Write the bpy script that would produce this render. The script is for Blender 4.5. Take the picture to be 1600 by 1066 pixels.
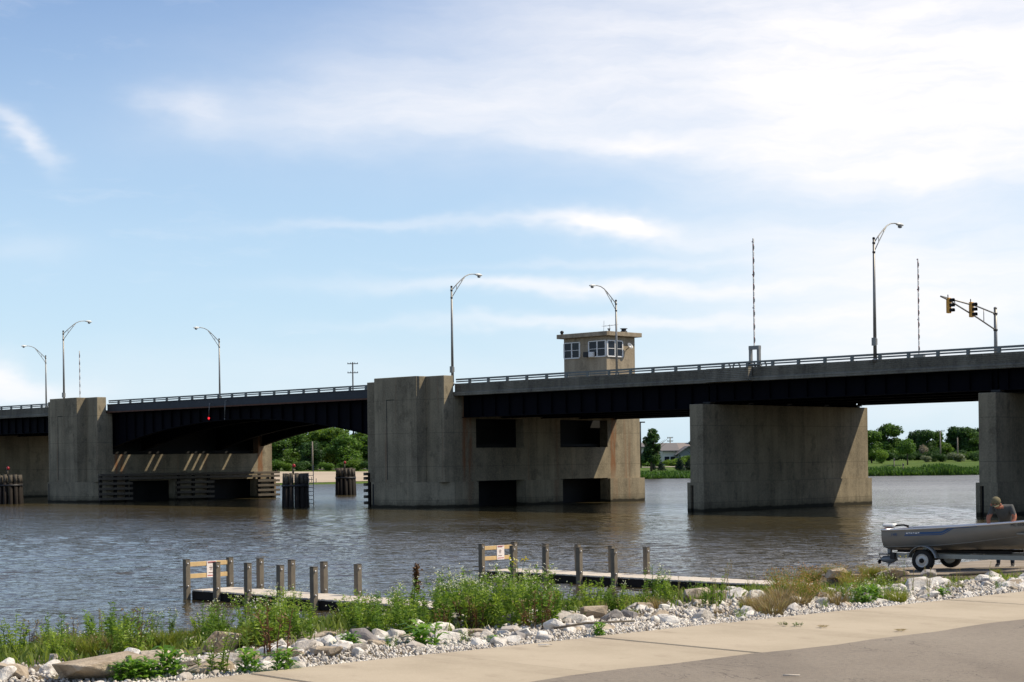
import bpy, bmesh, math, random
import numpy as np
from mathutils import Vector, Matrix, Euler

for _o in list(bpy.data.objects):
    bpy.data.objects.remove(_o)
SC = bpy.context.scene
COL = SC.collection
R = math.radians
R2 = math.sqrt(.5)
rng = np.random.default_rng(7)
random.seed(7)

# ------------------------------------------------------------------ camera
F, H, YC, PHI = 2750., 3.3, 719.4, .012
cam = bpy.data.cameras.new('camera')
cam.sensor_width = 36.
cam.lens = F / 1600 * 36
cam.shift_y = (YC - 533) / 1600
cam.clip_start, cam.clip_end = .5, 20000
camera = bpy.data.objects.new('camera', cam)
camera.matrix_world = Matrix.Translation((0, 0, H)) @ Matrix.Rotation(math.pi / 2, 4, 'X') @ Matrix.Rotation(-PHI, 4, 'Z')
COL.objects.link(camera)
SC.camera = camera

# ------------------------------------------------------------------ sun, sky, exposure
SUN_DIR = Vector((.707 * (.612 + .56), .707 * (.612 - .56), 1.)).normalized()
SUN_EL = math.asin(SUN_DIR.z)
SUN_AZ = math.atan2(SUN_DIR.x, SUN_DIR.y)
sl = bpy.data.lights.new('sun', 'SUN')
sl.energy, sl.angle, sl.color = 5.0, R(.53), (1., .89, .71)
sun = bpy.data.objects.new('sun', sl)
sun.rotation_euler = (-SUN_DIR).to_track_quat('-Z', 'Y').to_euler()
COL.objects.link(sun)
SC.view_settings.view_transform = 'Standard'
SC.view_settings.look = 'None'
SC.view_settings.gamma = 1
SC.view_settings.use_curve_mapping = False
SC.view_settings.exposure = .08


class N:
    """a node socket with arithmetic"""
    nt = None

    def __init__(s, sock): s.s = sock

    @staticmethod
    def math(op, *a, clamp=False):
        n = N.nt.nodes.new('ShaderNodeMath'); n.operation = op; n.use_clamp = clamp
        for i, v in enumerate(a):
            if isinstance(v, N): N.nt.links.new(v.s, n.inputs[i])
            else: n.inputs[i].default_value = v
        return N(n.outputs[0])

    def __add__(s, o): return N.math('ADD', s, o)
    def __radd__(s, o): return N.math('ADD', o, s)
    def __sub__(s, o): return N.math('SUBTRACT', s, o)
    def __rsub__(s, o): return N.math('SUBTRACT', o, s)
    def __mul__(s, o): return N.math('MULTIPLY', s, o)
    def __rmul__(s, o): return N.math('MULTIPLY', o, s)
    def __truediv__(s, o): return N.math('DIVIDE', s, o)


def n_noise(vec, scale, detail=3., rough=.5, dist=0., color=False):
    n = N.nt.nodes.new('ShaderNodeTexNoise')
    n.inputs['Scale'].default_value = scale; n.inputs['Detail'].default_value = detail
    n.inputs['Roughness'].default_value = rough; n.inputs['Distortion'].default_value = dist
    if vec is not None: N.nt.links.new(vec, n.inputs['Vector'])
    return N(n.outputs['Color' if color else 'Fac'])


def n_map(vec, scale=(1, 1, 1), loc=(0, 0, 0), rot=(0, 0, 0)):
    n = N.nt.nodes.new('ShaderNodeMapping')
    n.inputs['Scale'].default_value = scale; n.inputs['Location'].default_value = loc; n.inputs['Rotation'].default_value = rot
    N.nt.links.new(vec, n.inputs['Vector'])
    return n.outputs[0]


def n_range(v, a, b, c=0., d=1., smooth=True):
    n = N.nt.nodes.new('ShaderNodeMapRange')
    n.interpolation_type = 'SMOOTHSTEP' if smooth else 'LINEAR'
    for i, x in enumerate((a, b, c, d)): n.inputs[i + 1].default_value = x
    N.nt.links.new(v.s, n.inputs[0])
    return N(n.outputs[0])


def n_mix(f, a, b, mode='MIX'):
    n = N.nt.nodes.new('ShaderNodeMix'); n.data_type = 'RGBA'; n.blend_type = mode; n.clamp_factor = True
    for i, v in ((0, f), (6, a), (7, b)):
        if isinstance(v, N): N.nt.links.new(v.s, n.inputs[i])
        elif i == 0: n.inputs[0].default_value = v
        else: n.inputs[i].default_value = (*v[:3], 1)
    return N(n.outputs[2])


def n_coord(which='Object'):
    return N.nt.nodes.new('ShaderNodeTexCoord').outputs[which]


def n_xyz(vec):
    n = N.nt.nodes.new('ShaderNodeSeparateXYZ'); N.nt.links.new(vec, n.inputs[0])
    return [N(o) for o in n.outputs]


def n_comb(x, y, z):
    n = N.nt.nodes.new('ShaderNodeCombineXYZ')
    for i, v in enumerate((x, y, z)):
        if isinstance(v, N): N.nt.links.new(v.s, n.inputs[i])
        else: n.inputs[i].default_value = v
    return n.outputs[0]


def build_world():
    w = bpy.data.worlds.new('World'); SC.world = w; w.use_nodes = True
    nt = w.node_tree; nt.nodes.clear(); N.nt = nt
    sky = nt.nodes.new('ShaderNodeTexSky'); sky.sky_type = 'NISHITA'; sky.sun_disc = False
    sky.sun_elevation = SUN_EL; sky.sun_rotation = SUN_AZ
    sky.air_density, sky.dust_density, sky.ozone_density, sky.altitude = 1.0, .35, 2.2, 0
    x, y, z = n_xyz(n_coord('Generated'))
    az = N.math('ARCTAN2', x, y) * 57.2958
    el = N.math('ARCSINE', z) * 57.2958
    vec = n_comb(az, el, 0.)
    # domain warp so that the cirrus edges fray
    w1 = n_noise(n_map(vec, (.22, .45, 1)), 1., 4, .6, color=True)
    wx, wy, _ = n_xyz(w1.s)
    wa = az + (wx - .5) * 4.; we = el + (wy - .5) * 1.6
    fib = n_noise(n_map(n_comb(wa, we, 0.), (.16, .9, 1), rot=(0, 0, R(8))), 1., 6, .62)
    puff = n_noise(n_map(n_comb(wa, we, 0.), (.5, .75, 1)), 1., 5, .6)

    def deg(px, py):
        a = (px - 800) / F; b = (YC - .012 * (px - 800) - py) / F
        return math.degrees(math.atan(a)), math.degrees(math.atan(b / math.sqrt(1 + a * a)))
    inv = None
    K = math.degrees(1 / F)
    # cirrus patches: centre, half sizes, tilt (degrees), density
    for px, py, sx, sy, tilt, amp in (
            (40, 215, 50, 17, -40, .6), (300, 172, 60, 26, -12, .40), (560, 165, 250, 48, 6, .45), (850, 165, 320, 70, 2, .50),
            (1420, 130, 420, 145, -6, 1.15), (1430, 262, 240, 26, -4, .95), (1130, 232, 300, 15, -5, .75),
            (970, 356, 110, 15, -5, 1.1), (680, 346, 240, 8, 1, .30), (980, 446, 330, 13, -1, .8), (1020, 500, 330, 11, 0, .6),
            (1450, 470, 340, 130, 0, .85), (1320, 380, 220, 24, -6, .45), (1000, 405, 200, 8, 0, .3), (8, 585, 42, 26, -12, .8),
            (60, 612, 70, 16, 0, .5), (1600, 20, 520, 230, 0, .6), (900, 20, 420, 70, 6, .3), (700, 600, 1300, 60, 0, .22), (40, 395, 90, 20, 0, .15)):
        ca, ce = deg(px, py); t = R(tilt)
        dx, dy = wa - ca, we - ce
        u = (dx * math.cos(t) + dy * math.sin(t)) * (1 / (sx * K))
        v = (dy * math.cos(t) - dx * math.sin(t)) * (1 / (sy * K))
        g = N.math('EXPONENT', (u * u + v * v) * -.9) * amp
        k = 1 - N.math('MINIMUM', g, .98)
        inv = k if inv is None else inv * k
    mask = (1 - inv) * (.42 + fib * 1.12)
    # the same thin cirrus goes on over the rest of the sky
    away = N.math('MAXIMUM', n_range(N.math('ABSOLUTE', az), 17., 26.), n_range(el, 15.5, 24.))
    rest = n_range(fib * .6 + puff * .4, .44, .72) * away * .45
    thin = n_range(fib, .5, .8) * .18
    mask = N.math('MINIMUM', N.math('MAXIMUM', N.math('MAXIMUM', mask, rest), thin), .97)
    mask = mask * n_range(el, -1., .5)
    hs = nt.nodes.new('ShaderNodeHueSaturation'); hs.inputs['Saturation'].default_value = 1.0
    nt.links.new(sky.outputs[0], hs.inputs['Color'])
    tint = n_mix(1., N(hs.outputs[0]), SKY_TINT, 'MULTIPLY')
    haze = n_range(el, -2., 19., .80, 0.)
    tint = n_mix(haze, tint, HAZE)
    col = n_mix(mask, tint, CLOUD)
    bg = nt.nodes.new('ShaderNodeBackground'); bg.inputs['Strength'].default_value = .13
    nt.links.new(col.s, bg.inputs['Color'])
    out = nt.nodes.new('ShaderNodeOutputWorld'); nt.links.new(bg.outputs[0], out.inputs['Surface'])


SKY_TINT = (.95, .965, 1.06)
CLOUD = (7.6, 7.45, 7.55)
HAZE = (4.45, 6.05, 7.3)
build_world()

# ------------------------------------------------------------------ helpers: pixels of the photograph to places
_c, _s = math.cos(PHI), math.sin(PHI)


def ab(x, y):
    px, py = x - 800, YC - y
    return (px * _c + py * _s) / F, (-px * _s + py * _c) / F


def at(x, y, Y):
    a, b = ab(x, y)
    return Vector((a * Y, Y, H + b * Y))


BX, BY = 10.9952, 108.758        # bridge frame: x along the deck, y across it (away)


def bridge_pt(s, t, z=0.): return Vector((BX + (s + t) * R2, BY + (t - s) * R2, z))


def shore_pt(s, t, z=0.): return Vector(((s + t) * R2, (t - s) * R2, z))


def edge_s(t):
    """river edge of the sidewalk, in shore coordinates"""
    return -10.45 + .055 * (min(max(t, -12), 40) - 17)


def ramp_h(s):
    return .655 + .045 * (s + 21.7) if s < -19.85 else .738 + .0981 * (s + 19.85)


def bank_z(s, t):
    """height of the near bank at shore coordinates (s across, t along)"""
    e0 = edge_s(t)
    if s >= e0: return 1.66
    d = e0 - s
    z = 1.66 - .1105 * d
    if 33.4 < t < 42 and d > 1.0:
        z = ramp_h(s) - .04
        return z if s > -23.6 else max(-1.5, z - .8 * (-23.6 - s))
    e = min(1., max(0., (27 - t) / 9))
    if d < 14.7: z += e * (1.66 * (1 - (d / 14.7) ** 1.6) - z)
    z += e * min(1, d) * (.05 * math.sin(s * 1.7 + t * .6) * math.sin(t * 1.3 - s * .4) + .03 * math.sin(s * 3.9) * math.sin(t * 3.1))
    return max(z, -1.5)


def bank_px(px, py):
    """where the line of sight through a photo pixel meets the near bank"""
    a, b = ab(px, py); Y = 11.
    while Y < 70:
        X = a * Y; s, t = (X - Y) * R2, (X + Y) * R2
        if H + b * Y <= bank_z(s, t): break
        Y += .05
    return Vector((X, Y, bank_z(s, t)))


# ------------------------------------------------------------------ helpers: objects
def link(name, data, parent=None):
    o = bpy.data.objects.new(name, data); COL.objects.link(o)
    if parent is not None: o.parent = parent
    return o


def tag(o, label=None, cat=None, group=None, kind=None):
    if label: o['label'] = label
    if cat: o['category'] = cat
    if group: o['group'] = group
    if kind: o['kind'] = kind
    return o


def empty(name, loc=(0, 0, 0), rz=0., label=None, cat=None, group=None):
    o = link(name, None); o.location = loc; o.rotation_euler = (0, 0, rz); o.empty_display_size = .3
    return tag(o, label, cat, group)


def copy_tree(o, parent=None):
    c = o.copy(); COL.objects.link(c)
    c.parent = parent
    for ch in list(o.children):
        copy_tree(ch, c)
    return c


def quads_mesh(name, V, k=4):
    """numpy array (n*k,3): n separate k-gons"""
    V = np.asarray(V, dtype=np.float32).reshape(-1, 3); n = len(V) // k
    me = bpy.data.meshes.new(name)
    me.vertices.add(len(V)); me.vertices.foreach_set('co', V.ravel())
    me.loops.add(len(V)); me.loops.foreach_set('vertex_index', np.arange(len(V), dtype=np.int32))
    me.polygons.add(n); me.polygons.foreach_set('loop_start', np.arange(0, len(V), k, dtype=np.int32))
    me.polygons.foreach_set('loop_total', np.full(n, k, dtype=np.int32))
    me.update(); me.validate()
    return me


def indexed_mesh(name, V, T):
    V = np.asarray(V, dtype=np.float32); T = np.asarray(T, dtype=np.int32); k = T.shape[1]
    me = bpy.data.meshes.new(name)
    me.vertices.add(len(V)); me.vertices.foreach_set('co', V.ravel())
    me.loops.add(T.size); me.loops.foreach_set('vertex_index', T.ravel())
    me.polygons.add(len(T)); me.polygons.foreach_set('loop_start', np.arange(0, T.size, k, dtype=np.int32))
    me.polygons.foreach_set('loop_total', np.full(len(T), k, dtype=np.int32))
    me.update(); me.validate()
    return me


class MB:
    def __init__(s): s.v, s.f, s.m, s.sm = [], [], [], []; s.mi = 0

    def _add(s, vs, fs, smooth=False):
        o = len(s.v); s.v += [tuple(v) for v in vs]
        for f in fs: s.f.append([i + o for i in f]); s.m.append(s.mi); s.sm.append(smooth)
        return s

    def box(s, x0, x1, y0, y1, z0, z1, M=None):
        vs = [Vector((x, y, z)) for z in (z0, z1) for y in (y0, y1) for x in (x0, x1)]
        if M is not None: vs = [M @ v for v in vs]
        return s._add(vs, [(0, 2, 3, 1), (4, 5, 7, 6), (0, 1, 5, 4), (2, 6, 7, 3), (0, 4, 6, 2), (1, 3, 7, 5)])

    def prism(s, pts, lo, hi, axis='z', M=None):
        n = len(pts)
        def mk(p, w): return {'z': Vector((p[0], p[1], w)), 'y': Vector((p[0], w, p[1])), 'x': Vector((w, p[0], p[1]))}[axis]
        vs = [mk(p, lo) for p in pts] + [mk(p, hi) for p in pts]
        if M is not None: vs = [M @ v for v in vs]
        return s._add(vs, [list(range(n))[::-1], [i + n for i in range(n)]] + [(i, (i + 1) % n, (i + 1) % n + n, i + n) for i in range(n)])

    def tube(s, path, r, n=8, caps=True, smooth=True):
        path = [Vector(p) for p in path]; k = len(path)
        rs = r if isinstance(r, (list, tuple)) else [r] * k
        vs, fs = [], []; prev = None
        for i, p in enumerate(path):
            d = (path[min(i + 1, k - 1)] - path[max(i - 1, 0)]).normalized()
            if prev is None:
                up = Vector((0, 0, 1)) if abs(d.z) < .9 else Vector((1, 0, 0))
                a = d.cross(up).normalized()
            else:
                a = (prev - d * prev.dot(d)).normalized()
            prev = a; b = d.cross(a)
            for j in range(n):
                t = 2 * math.pi * (j + .5) / n
                vs.append(p + (a * math.cos(t) + b * math.sin(t)) * rs[i])
        for i in range(k - 1):
            for j in range(n):
                fs.append((i * n + j, i * n + (j + 1) % n, (i + 1) * n + (j + 1) % n, (i + 1) * n + j))
        s._add(vs, fs, smooth)
        if caps:
            o = len(s.v) - len(vs)
            s.f.append([o + j for j in range(n)][::-1]); s.m.append(s.mi); s.sm.append(False)
            s.f.append([o + (k - 1) * n + j for j in range(n)]); s.m.append(s.mi); s.sm.append(False)
        return s

    def lathe(s, prof, n=16, M=None, smooth=True):
        """profile of (radius, height) turned about z"""
        vs, fs = [], []
        for r, z in prof:
            for j in range(n):
                t = 2 * math.pi * j / n; v = Vector((r * math.cos(t), r * math.sin(t), z))
                vs.append(M @ v if M is not None else v)
        for i in range(len(prof) - 1):
            for j in range(n):
                fs.append((i * n + j, i * n + (j + 1) % n, (i + 1) * n + (j + 1) % n, (i + 1) * n + j))
        fs.append(tuple(range(n))[::-1]); fs.append(tuple((len(prof) - 1) * n + j for j in range(n)))
        return s._add(vs, fs, smooth)

    def loft(s, rings, closed=True, smooth=True):
        n = len(rings[0]); vs = [v for r in rings for v in r]; fs = []
        for i in range(len(rings) - 1):
            for j in range(n if closed else n - 1):
                fs.append((i * n + j, i * n + (j + 1) % n, (i + 1) * n + (j + 1) % n, (i + 1) * n + j))
        return s._add(vs, fs, smooth)

    def mesh(s, name, mats):
        me = bpy.data.meshes.new(name); me.from_pydata(s.v, [], s.f)
        if not isinstance(mats, (list, tuple)): mats = [mats]
        for m in mats: me.materials.append(m)
        me.polygons.foreach_set('material_index', s.m); me.polygons.foreach_set('use_smooth', s.sm)
        me.update()
        return me

    def build(s, name, mats, parent=None):
        return link(name, s.mesh(name, mats), parent)


def bevel(o, w=.02, seg=1):
    bm = bmesh.new(); bm.from_mesh(o.data)
    bmesh.ops.bevel(bm, geom=bm.edges[:] , offset=w, segments=seg, affect='EDGES', profile=.7, clamp_overlap=True)
    bm.to_mesh(o.data); bm.free()
    return o


def recalc(o):
    bm = bmesh.new(); bm.from_mesh(o.data); bmesh.ops.recalc_face_normals(bm, faces=bm.faces[:]); bm.to_mesh(o.data); bm.free()
    return o

# ------------------------------------------------------------------ materials
def new_mat(name):
    m = bpy.data.materials.new(name); m.use_nodes = True
    N.nt = m.node_tree
    return m, m.node_tree.nodes['Principled BSDF']


def put(b, key, v):
    if isinstance(v, N): N.nt.links.new(v.s, b.inputs[key])
    elif isinstance(v, tuple): b.inputs[key].default_value = (*v[:3], 1)
    else: b.inputs[key].default_value = v


def n_bump(b, h, dist, strength=1.):
    n = N.nt.nodes.new('ShaderNodeBump'); n.inputs['Distance'].default_value = dist; n.inputs['Strength'].default_value = strength
    N.nt.links.new(h.s, n.inputs['Height']); N.nt.links.new(n.outputs[0], b.inputs['Normal'])


def simple(name, col, rough=.7, metal=0., var=.25, scale=3., bump=0., spec=.3):
    m, b = new_mat(name)
    c = n_coord('Object'); n = n_noise(c, scale, 4, .6)
    put(b, 'Base Color', n_mix(n, tuple(x * (1 - var) for x in col), tuple(min(1, x * (1 + var)) for x in col)))
    put(b, 'Roughness', rough); put(b, 'Metallic', metal); put(b, 'Specular IOR Level', spec)
    if bump: n_bump(b, n_noise(c, scale * 6, 3), bump)
    return m


def concrete(name, c1, c2, rust=0., wet=True, lines=0.):
    m, b = new_mat(name)
    c = n_coord('Object'); x, y, z = n_xyz(c)
    big = n_noise(c, .35, 4, .6)
    col = n_mix(n_range(big, .3, .7), c1, c2)
    streak = n_noise(n_map(c, (1.3, 1.3, .07)), 1., 5, .65)
    col = n_mix(n_range(streak, .38, .62) * .45, col, tuple(v * .42 for v in c1))
    fine = n_noise(c, 9., 4, .7)
    col = n_mix(n_range(fine, .35, .75) * .3, col, tuple(min(1, v * 1.5) for v in c2))
    # blotches, repair patches and run-off below them
    blot = n_noise(n_map(c, (.9, .9, .6), (11, 5, 3)), 1., 6, .7)
    col = n_mix(n_range(blot, .54, .66) * .5, col, tuple(v * .45 for v in c1))
    col = n_mix(n_range(blot, .30, .40, .35, 0.), col, tuple(min(1, v * 1.25) for v in c2))
    # lift joints of the formwork
    lift = N.math('ABSOLUTE', N.math('FRACT', z * .42 + .27) - .5)
    col = n_mix(n_range(lift, .0, .016, .4, 0.), col, tuple(v * .3 for v in c1))
    if rust:
        for y0, wd in ((1.55, .62), (17.15, .40)):
            d = N.math('ABSOLUTE', y - y0 + (n_noise(n_map(c, (1, 1, .25)), 2., 3) - .5) * .5)
            r = n_range(d, wd * .4, wd, rust, 0.) * n_range(n_noise(n_map(c, (4, 4, .5)), 1., 5, .7), .3, .6) * n_range(z, 1.7, 3.2, .35, 1.)
            col = n_mix(r, col, (.21, .085, .032))
        r2 = n_range(n_noise(n_map(c, (1.1, 1.1, .05), (3, 7, 2)), 1., 4, .6), .60, .72) * .45
        col = n_mix(r2, col, (.20, .10, .05))
    if wet:
        wl = z + (n_noise(c, 1.6, 3) - .5) * .25
        col = n_mix(n_range(z + (n_noise(n_map(c, (2, 2, .6)), 1., 5, .7) - .5) * 1.1, .1, .75, .6, 0.), col, (.06, .055, .035))
        col = n_mix(n_range(wl, .14, .24, .9, 0.), col, (.018, .016, .010))
    put(b, 'Base Color', col); put(b, 'Roughness', .9); put(b, 'Specular IOR Level', .2)
    h = fine * .5 + n_noise(c, 40., 2) * .5
    if lines: h = h + N.math('SINE', z * (2 * math.pi / lines)) * 1.2
    n_bump(b, h, .012, .7)
    return m


M = {}
M['concrete'] = concrete('pier_concrete', (.185, .155, .105), (.32, .268, .18), rust=.8)
M['concrete_clean'] = concrete('plain_pier_concrete', (.185, .155, .105), (.32, .268, .18))
M['concrete_plain'] = concrete('parapet_concrete', (.14, .127, .10), (.225, .205, .16), wet=False, lines=.11)
M['tower_wall'] = concrete('tower_concrete', (.30, .245, .17), (.40, .33, .235), wet=False)
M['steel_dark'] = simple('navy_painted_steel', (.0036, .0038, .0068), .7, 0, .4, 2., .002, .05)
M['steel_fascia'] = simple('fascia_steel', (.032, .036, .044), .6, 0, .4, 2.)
M['rusty'] = simple('rusty_edge', (.11, .055, .035), .85, 0, .6, 3.)
M['rail'] = simple('grey_painted_rail', (.16, .17, .16), .5, .3, .3, 4.)
M['pole'] = simple('galvanised_pole', (.24, .23, .21), .45, .5, .25, 3.)
M['dark_metal'] = simple('dark_metal', (.03, .03, .032), .5, .3)
M['white'] = simple('white_paint', (.74, .73, .70), .5, 0, .08, 4.)
M['lamp_lens'] = simple('lamp_lens', (.72, .72, .68), .25, 0, .05)
M['black'] = simple('black_rubber_and_shade', (.012, .012, .012), .75)  # tyres and black fittings; also the painted shade inside the pier openings
M['signal_yellow'] = simple('signal_yellow', (.58, .30, .06), .5, 0, .15)
M['timber_dark'] = simple('dark_marine_timber', (.016, .012, .009), .9, 0, .6, 3., .01)
M['timber_grey'] = simple('weathered_waler', (.10, .083, .062), .9, 0, .5, 4., .01)
M['pile_top'] = simple('grey_pile_top', (.085, .072, .055), .9, 0, .5, 6., .01)
M['planks'] = simple('dock_planks', (.58, .51, .42), .85, 0, .25, 5., .004)
M['post'] = simple('dock_post_wood', (.16, .135, .10), .85, 0, .4, 6., .006)
M['pine'] = simple('new_pine_board', (.58, .40, .19), .7, 0, .2, 7., .002)
M['sign'] = simple('sign_plate', (.78, .70, .64), .5, 0, .06)
M['sign_ink'] = simple('sign_ink', (.10, .04, .04), .6)
M['sign_red'] = simple('sign_red', (.45, .06, .05), .6)
M['aluminium'] = simple('painted_hull', (.205, .20, .185), .42, .15, .12, 3.)
M['gunwale'] = simple('bare_aluminium_rim', (.70, .68, .67), .3, .7, .1)
M['blue'] = simple('blue_decal', (.03, .085, .21), .4, 0, .1)
M['blue_paint'] = simple('blue_paint_patch', (.015, .03, .16), .8, 0, .5, 4.)
M['ink'] = simple('black_lettering', (.015, .015, .016), .5)
M['galv'] = simple('trailer_frame', (.24, .25, .24), .4, .6, .2, 5.)
M['rim'] = simple('wheel_rim', (.46, .46, .44), .35, .2, .1)
M['motor_grey'] = simple('motor_grey', (.22, .23, .24), .4, .2)
M['motor_red'] = simple('faded_red_cowl', (.42, .17, .13), .4)
M['skin'] = simple('sunburnt_skin', (.40, .15, .085), .55, 0, .1, 20.)
M['shirt'] = simple('grey_shirt', (.085, .085, .08), .9, 0, .2, 14.)
M['jeans'] = simple('dark_jeans', (.025, .04, .065), .9, 0, .3, 14.)
M['shoe'] = simple('shoe', (.05, .045, .04), .7)
M['shoe_white'] = simple('shoe_white', (.55, .53, .48), .7)
M['cap'] = simple('khaki_cap', (.16, .135, .075), .9, 0, .35, 40.)
M['shingle_grey'] = simple('grey_shingles', (.17, .155, .15), .9, 0, .25, 2.)
M['shingle_brown'] = simple('brown_shingles', (.24, .20, .18), .9, 0, .25, 2.)
M['siding'] = simple('cream_siding', (.62, .58, .50), .7, 0, .06, 2.)
M['siding_dark'] = simple('slate_siding', (.16, .18, .20), .7, 0, .1, 2.)
M['bark'] = simple('bark', (.07, .055, .04), .95, 0, .4, 4., .02)
M['utility'] = simple('utility_pole_wood', (.20, .17, .14), .9, 0, .2)


def glass_mat():
    m, b = new_mat('window_glass')
    put(b, 'Base Color', (.010, .014, .024)); put(b, 'Roughness', .12); put(b, 'Specular IOR Level', .22)
    return m


M['glass'] = glass_mat()


def red_lamp(name, col, e):
    m, b = new_mat(name)
    put(b, 'Base Color', col); put(b, 'Roughness', .3)
    b.inputs['Emission Color'].default_value = (*col, 1); b.inputs['Emission Strength'].default_value = e
    return m


M['red_lit'] = red_lamp('lit_red_lantern', (.9, .02, .03), 1.6)
M['red_glass'] = red_lamp('red_lantern', (.32, .012, .016), 0.)


def stripes():
    m, b = new_mat('red_white_gate_stripes')
    x, y, z = n_xyz(n_coord('Object'))
    f = n_range(N.math('FRACT', z * 1.25), .5, .51)
    put(b, 'Base Color', n_mix(f, (.62, .60, .56), (.20, .05, .04))); put(b, 'Roughness', .5)
    return m


M['stripes'] = stripes()


def leaf(name, c1, c2, scale=1.5, trans=.45, rough=.55):
    m, b = new_mat(name); nt = N.nt
    g = nt.nodes.new('ShaderNodeNewGeometry'); oi = nt.nodes.new('ShaderNodeObjectInfo')
    n = n_noise(g.outputs['Position'], scale, 3, .6)
    rnd = N(oi.outputs['Random'])
    f = n_range(n * .8 + (N(g.outputs['Random Per Island']) - .5) * .55 + (rnd - .5) * .3, .2, .62)
    col = n_mix(f, c1, c2)
    put(b, 'Base Color', col); put(b, 'Roughness', rough); put(b, 'Specular IOR Level', .25)
    t = nt.nodes.new('ShaderNodeBsdfTranslucent')
    tc = n_mix(1., col, (1.25, 1.3, .55), 'MULTIPLY'); nt.links.new(tc.s, t.inputs['Color'])
    mx = nt.nodes.new('ShaderNodeMixShader'); mx.inputs[0].default_value = trans
    nt.links.new(b.outputs[0], mx.inputs[1]); nt.links.new(t.outputs[0], mx.inputs[2])
    nt.links.new(mx.outputs[0], nt.nodes['Material Output'].inputs['Surface'])
    return m


M['leaf_tree'] = leaf('broadleaf_foliage', (.050, .10, .018), (.13, .235, .04), .5, .35)
M['leaf_tree_dark'] = leaf('dark_foliage', (.026, .062, .018), (.07, .14, .034), .5, .3)
M['leaf_tree_light'] = leaf('bright_foliage', (.08, .145, .022), (.19, .29, .045), .5, .4)
M['leaf_silver'] = leaf('silvery_foliage', (.12, .15, .10), (.26, .28, .20), .6, .3)
M['leaf_pink'] = leaf('pale_pink_blossom', (.22, .19, .16), (.40, .35, .30), .6, .3)
M['needle'] = leaf('spruce_needles', (.010, .026, .018), (.025, .055, .036), .6, .15)
M['leaf_weed'] = leaf('weed_leaves', (.145, .225, .034), (.33, .43, .09), 3.)
M['leaf_weed_dk'] = leaf('dark_weed_leaves', (.09, .17, .028), (.22, .33, .065), 3.)
M['leaf_yellow'] = leaf('yellow_green_leaves', (.14, .18, .03), (.30, .31, .07), 3.)
M['leaf_broad'] = leaf('fresh_broad_leaves', (.10, .21, .028), (.24, .40, .06), 3., .5, .4)
M['leaf_red'] = leaf('reddish_seed_grass', (.30, .15, .085), (.50, .30, .18), 3., .4)
M['leaf_dry'] = leaf('dry_stems', (.20, .14, .075), (.36, .28, .16), 3., .3)
M['seed_brown'] = leaf('brown_seed_heads', (.085, .042, .022), (.19, .095, .045), 4., .25)
M['petal'] = leaf('white_petals', (.62, .60, .50), (.85, .84, .76), 4., .4)
M['petal_yellow'] = leaf('yellow_petals', (.60, .45, .03), (.80, .66, .06), 4., .4)
M['grass'] = leaf('bank_grass', (.085, .14, .026), (.22, .27, .065), 2.)
M['reed'] = leaf('shore_reeds', (.035, .085, .016), (.095, .18, .035), .3, .35)


def rock_mat(name, c1, c2, c3, scale=4.):
    m, b = new_mat(name)
    c = n_coord('Object'); oi = N(N.nt.nodes.new('ShaderNodeObjectInfo').outputs['Random'])
    g = N.nt.nodes.new('ShaderNodeNewGeometry')
    n = n_noise(g.outputs['Position'], scale, 5, .65)
    isl = N(g.outputs['Random Per Island'])
    col = n_mix(n_range(n + (isl - .5) * .35 + (oi - .5) * .25, .3, .7), c1, c2)
    col = n_mix(n_range(n_noise(g.outputs['Position'], scale * 2.3, 4, .7), .50, .66) * .7, col, c3)
    put(b, 'Base Color', col); put(b, 'Roughness', .92); put(b, 'Specular IOR Level', .2)
    n_bump(b, n_noise(g.outputs['Position'], scale * 9, 4, .65), .02, .8)
    return m


M['rock_white'] = rock_mat('white_limestone', (.47, .42, .36), (.76, .715, .64), (.30, .25, .195))
M['rock_tan'] = rock_mat('broken_concrete_tan', (.34, .27, .19), (.50, .42, .32), (.20, .15, .10), 2.5)
M['rock_grey'] = rock_mat('grey_stone', (.20, .18, .17), (.36, .33, .30), (.12, .10, .09))


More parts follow.
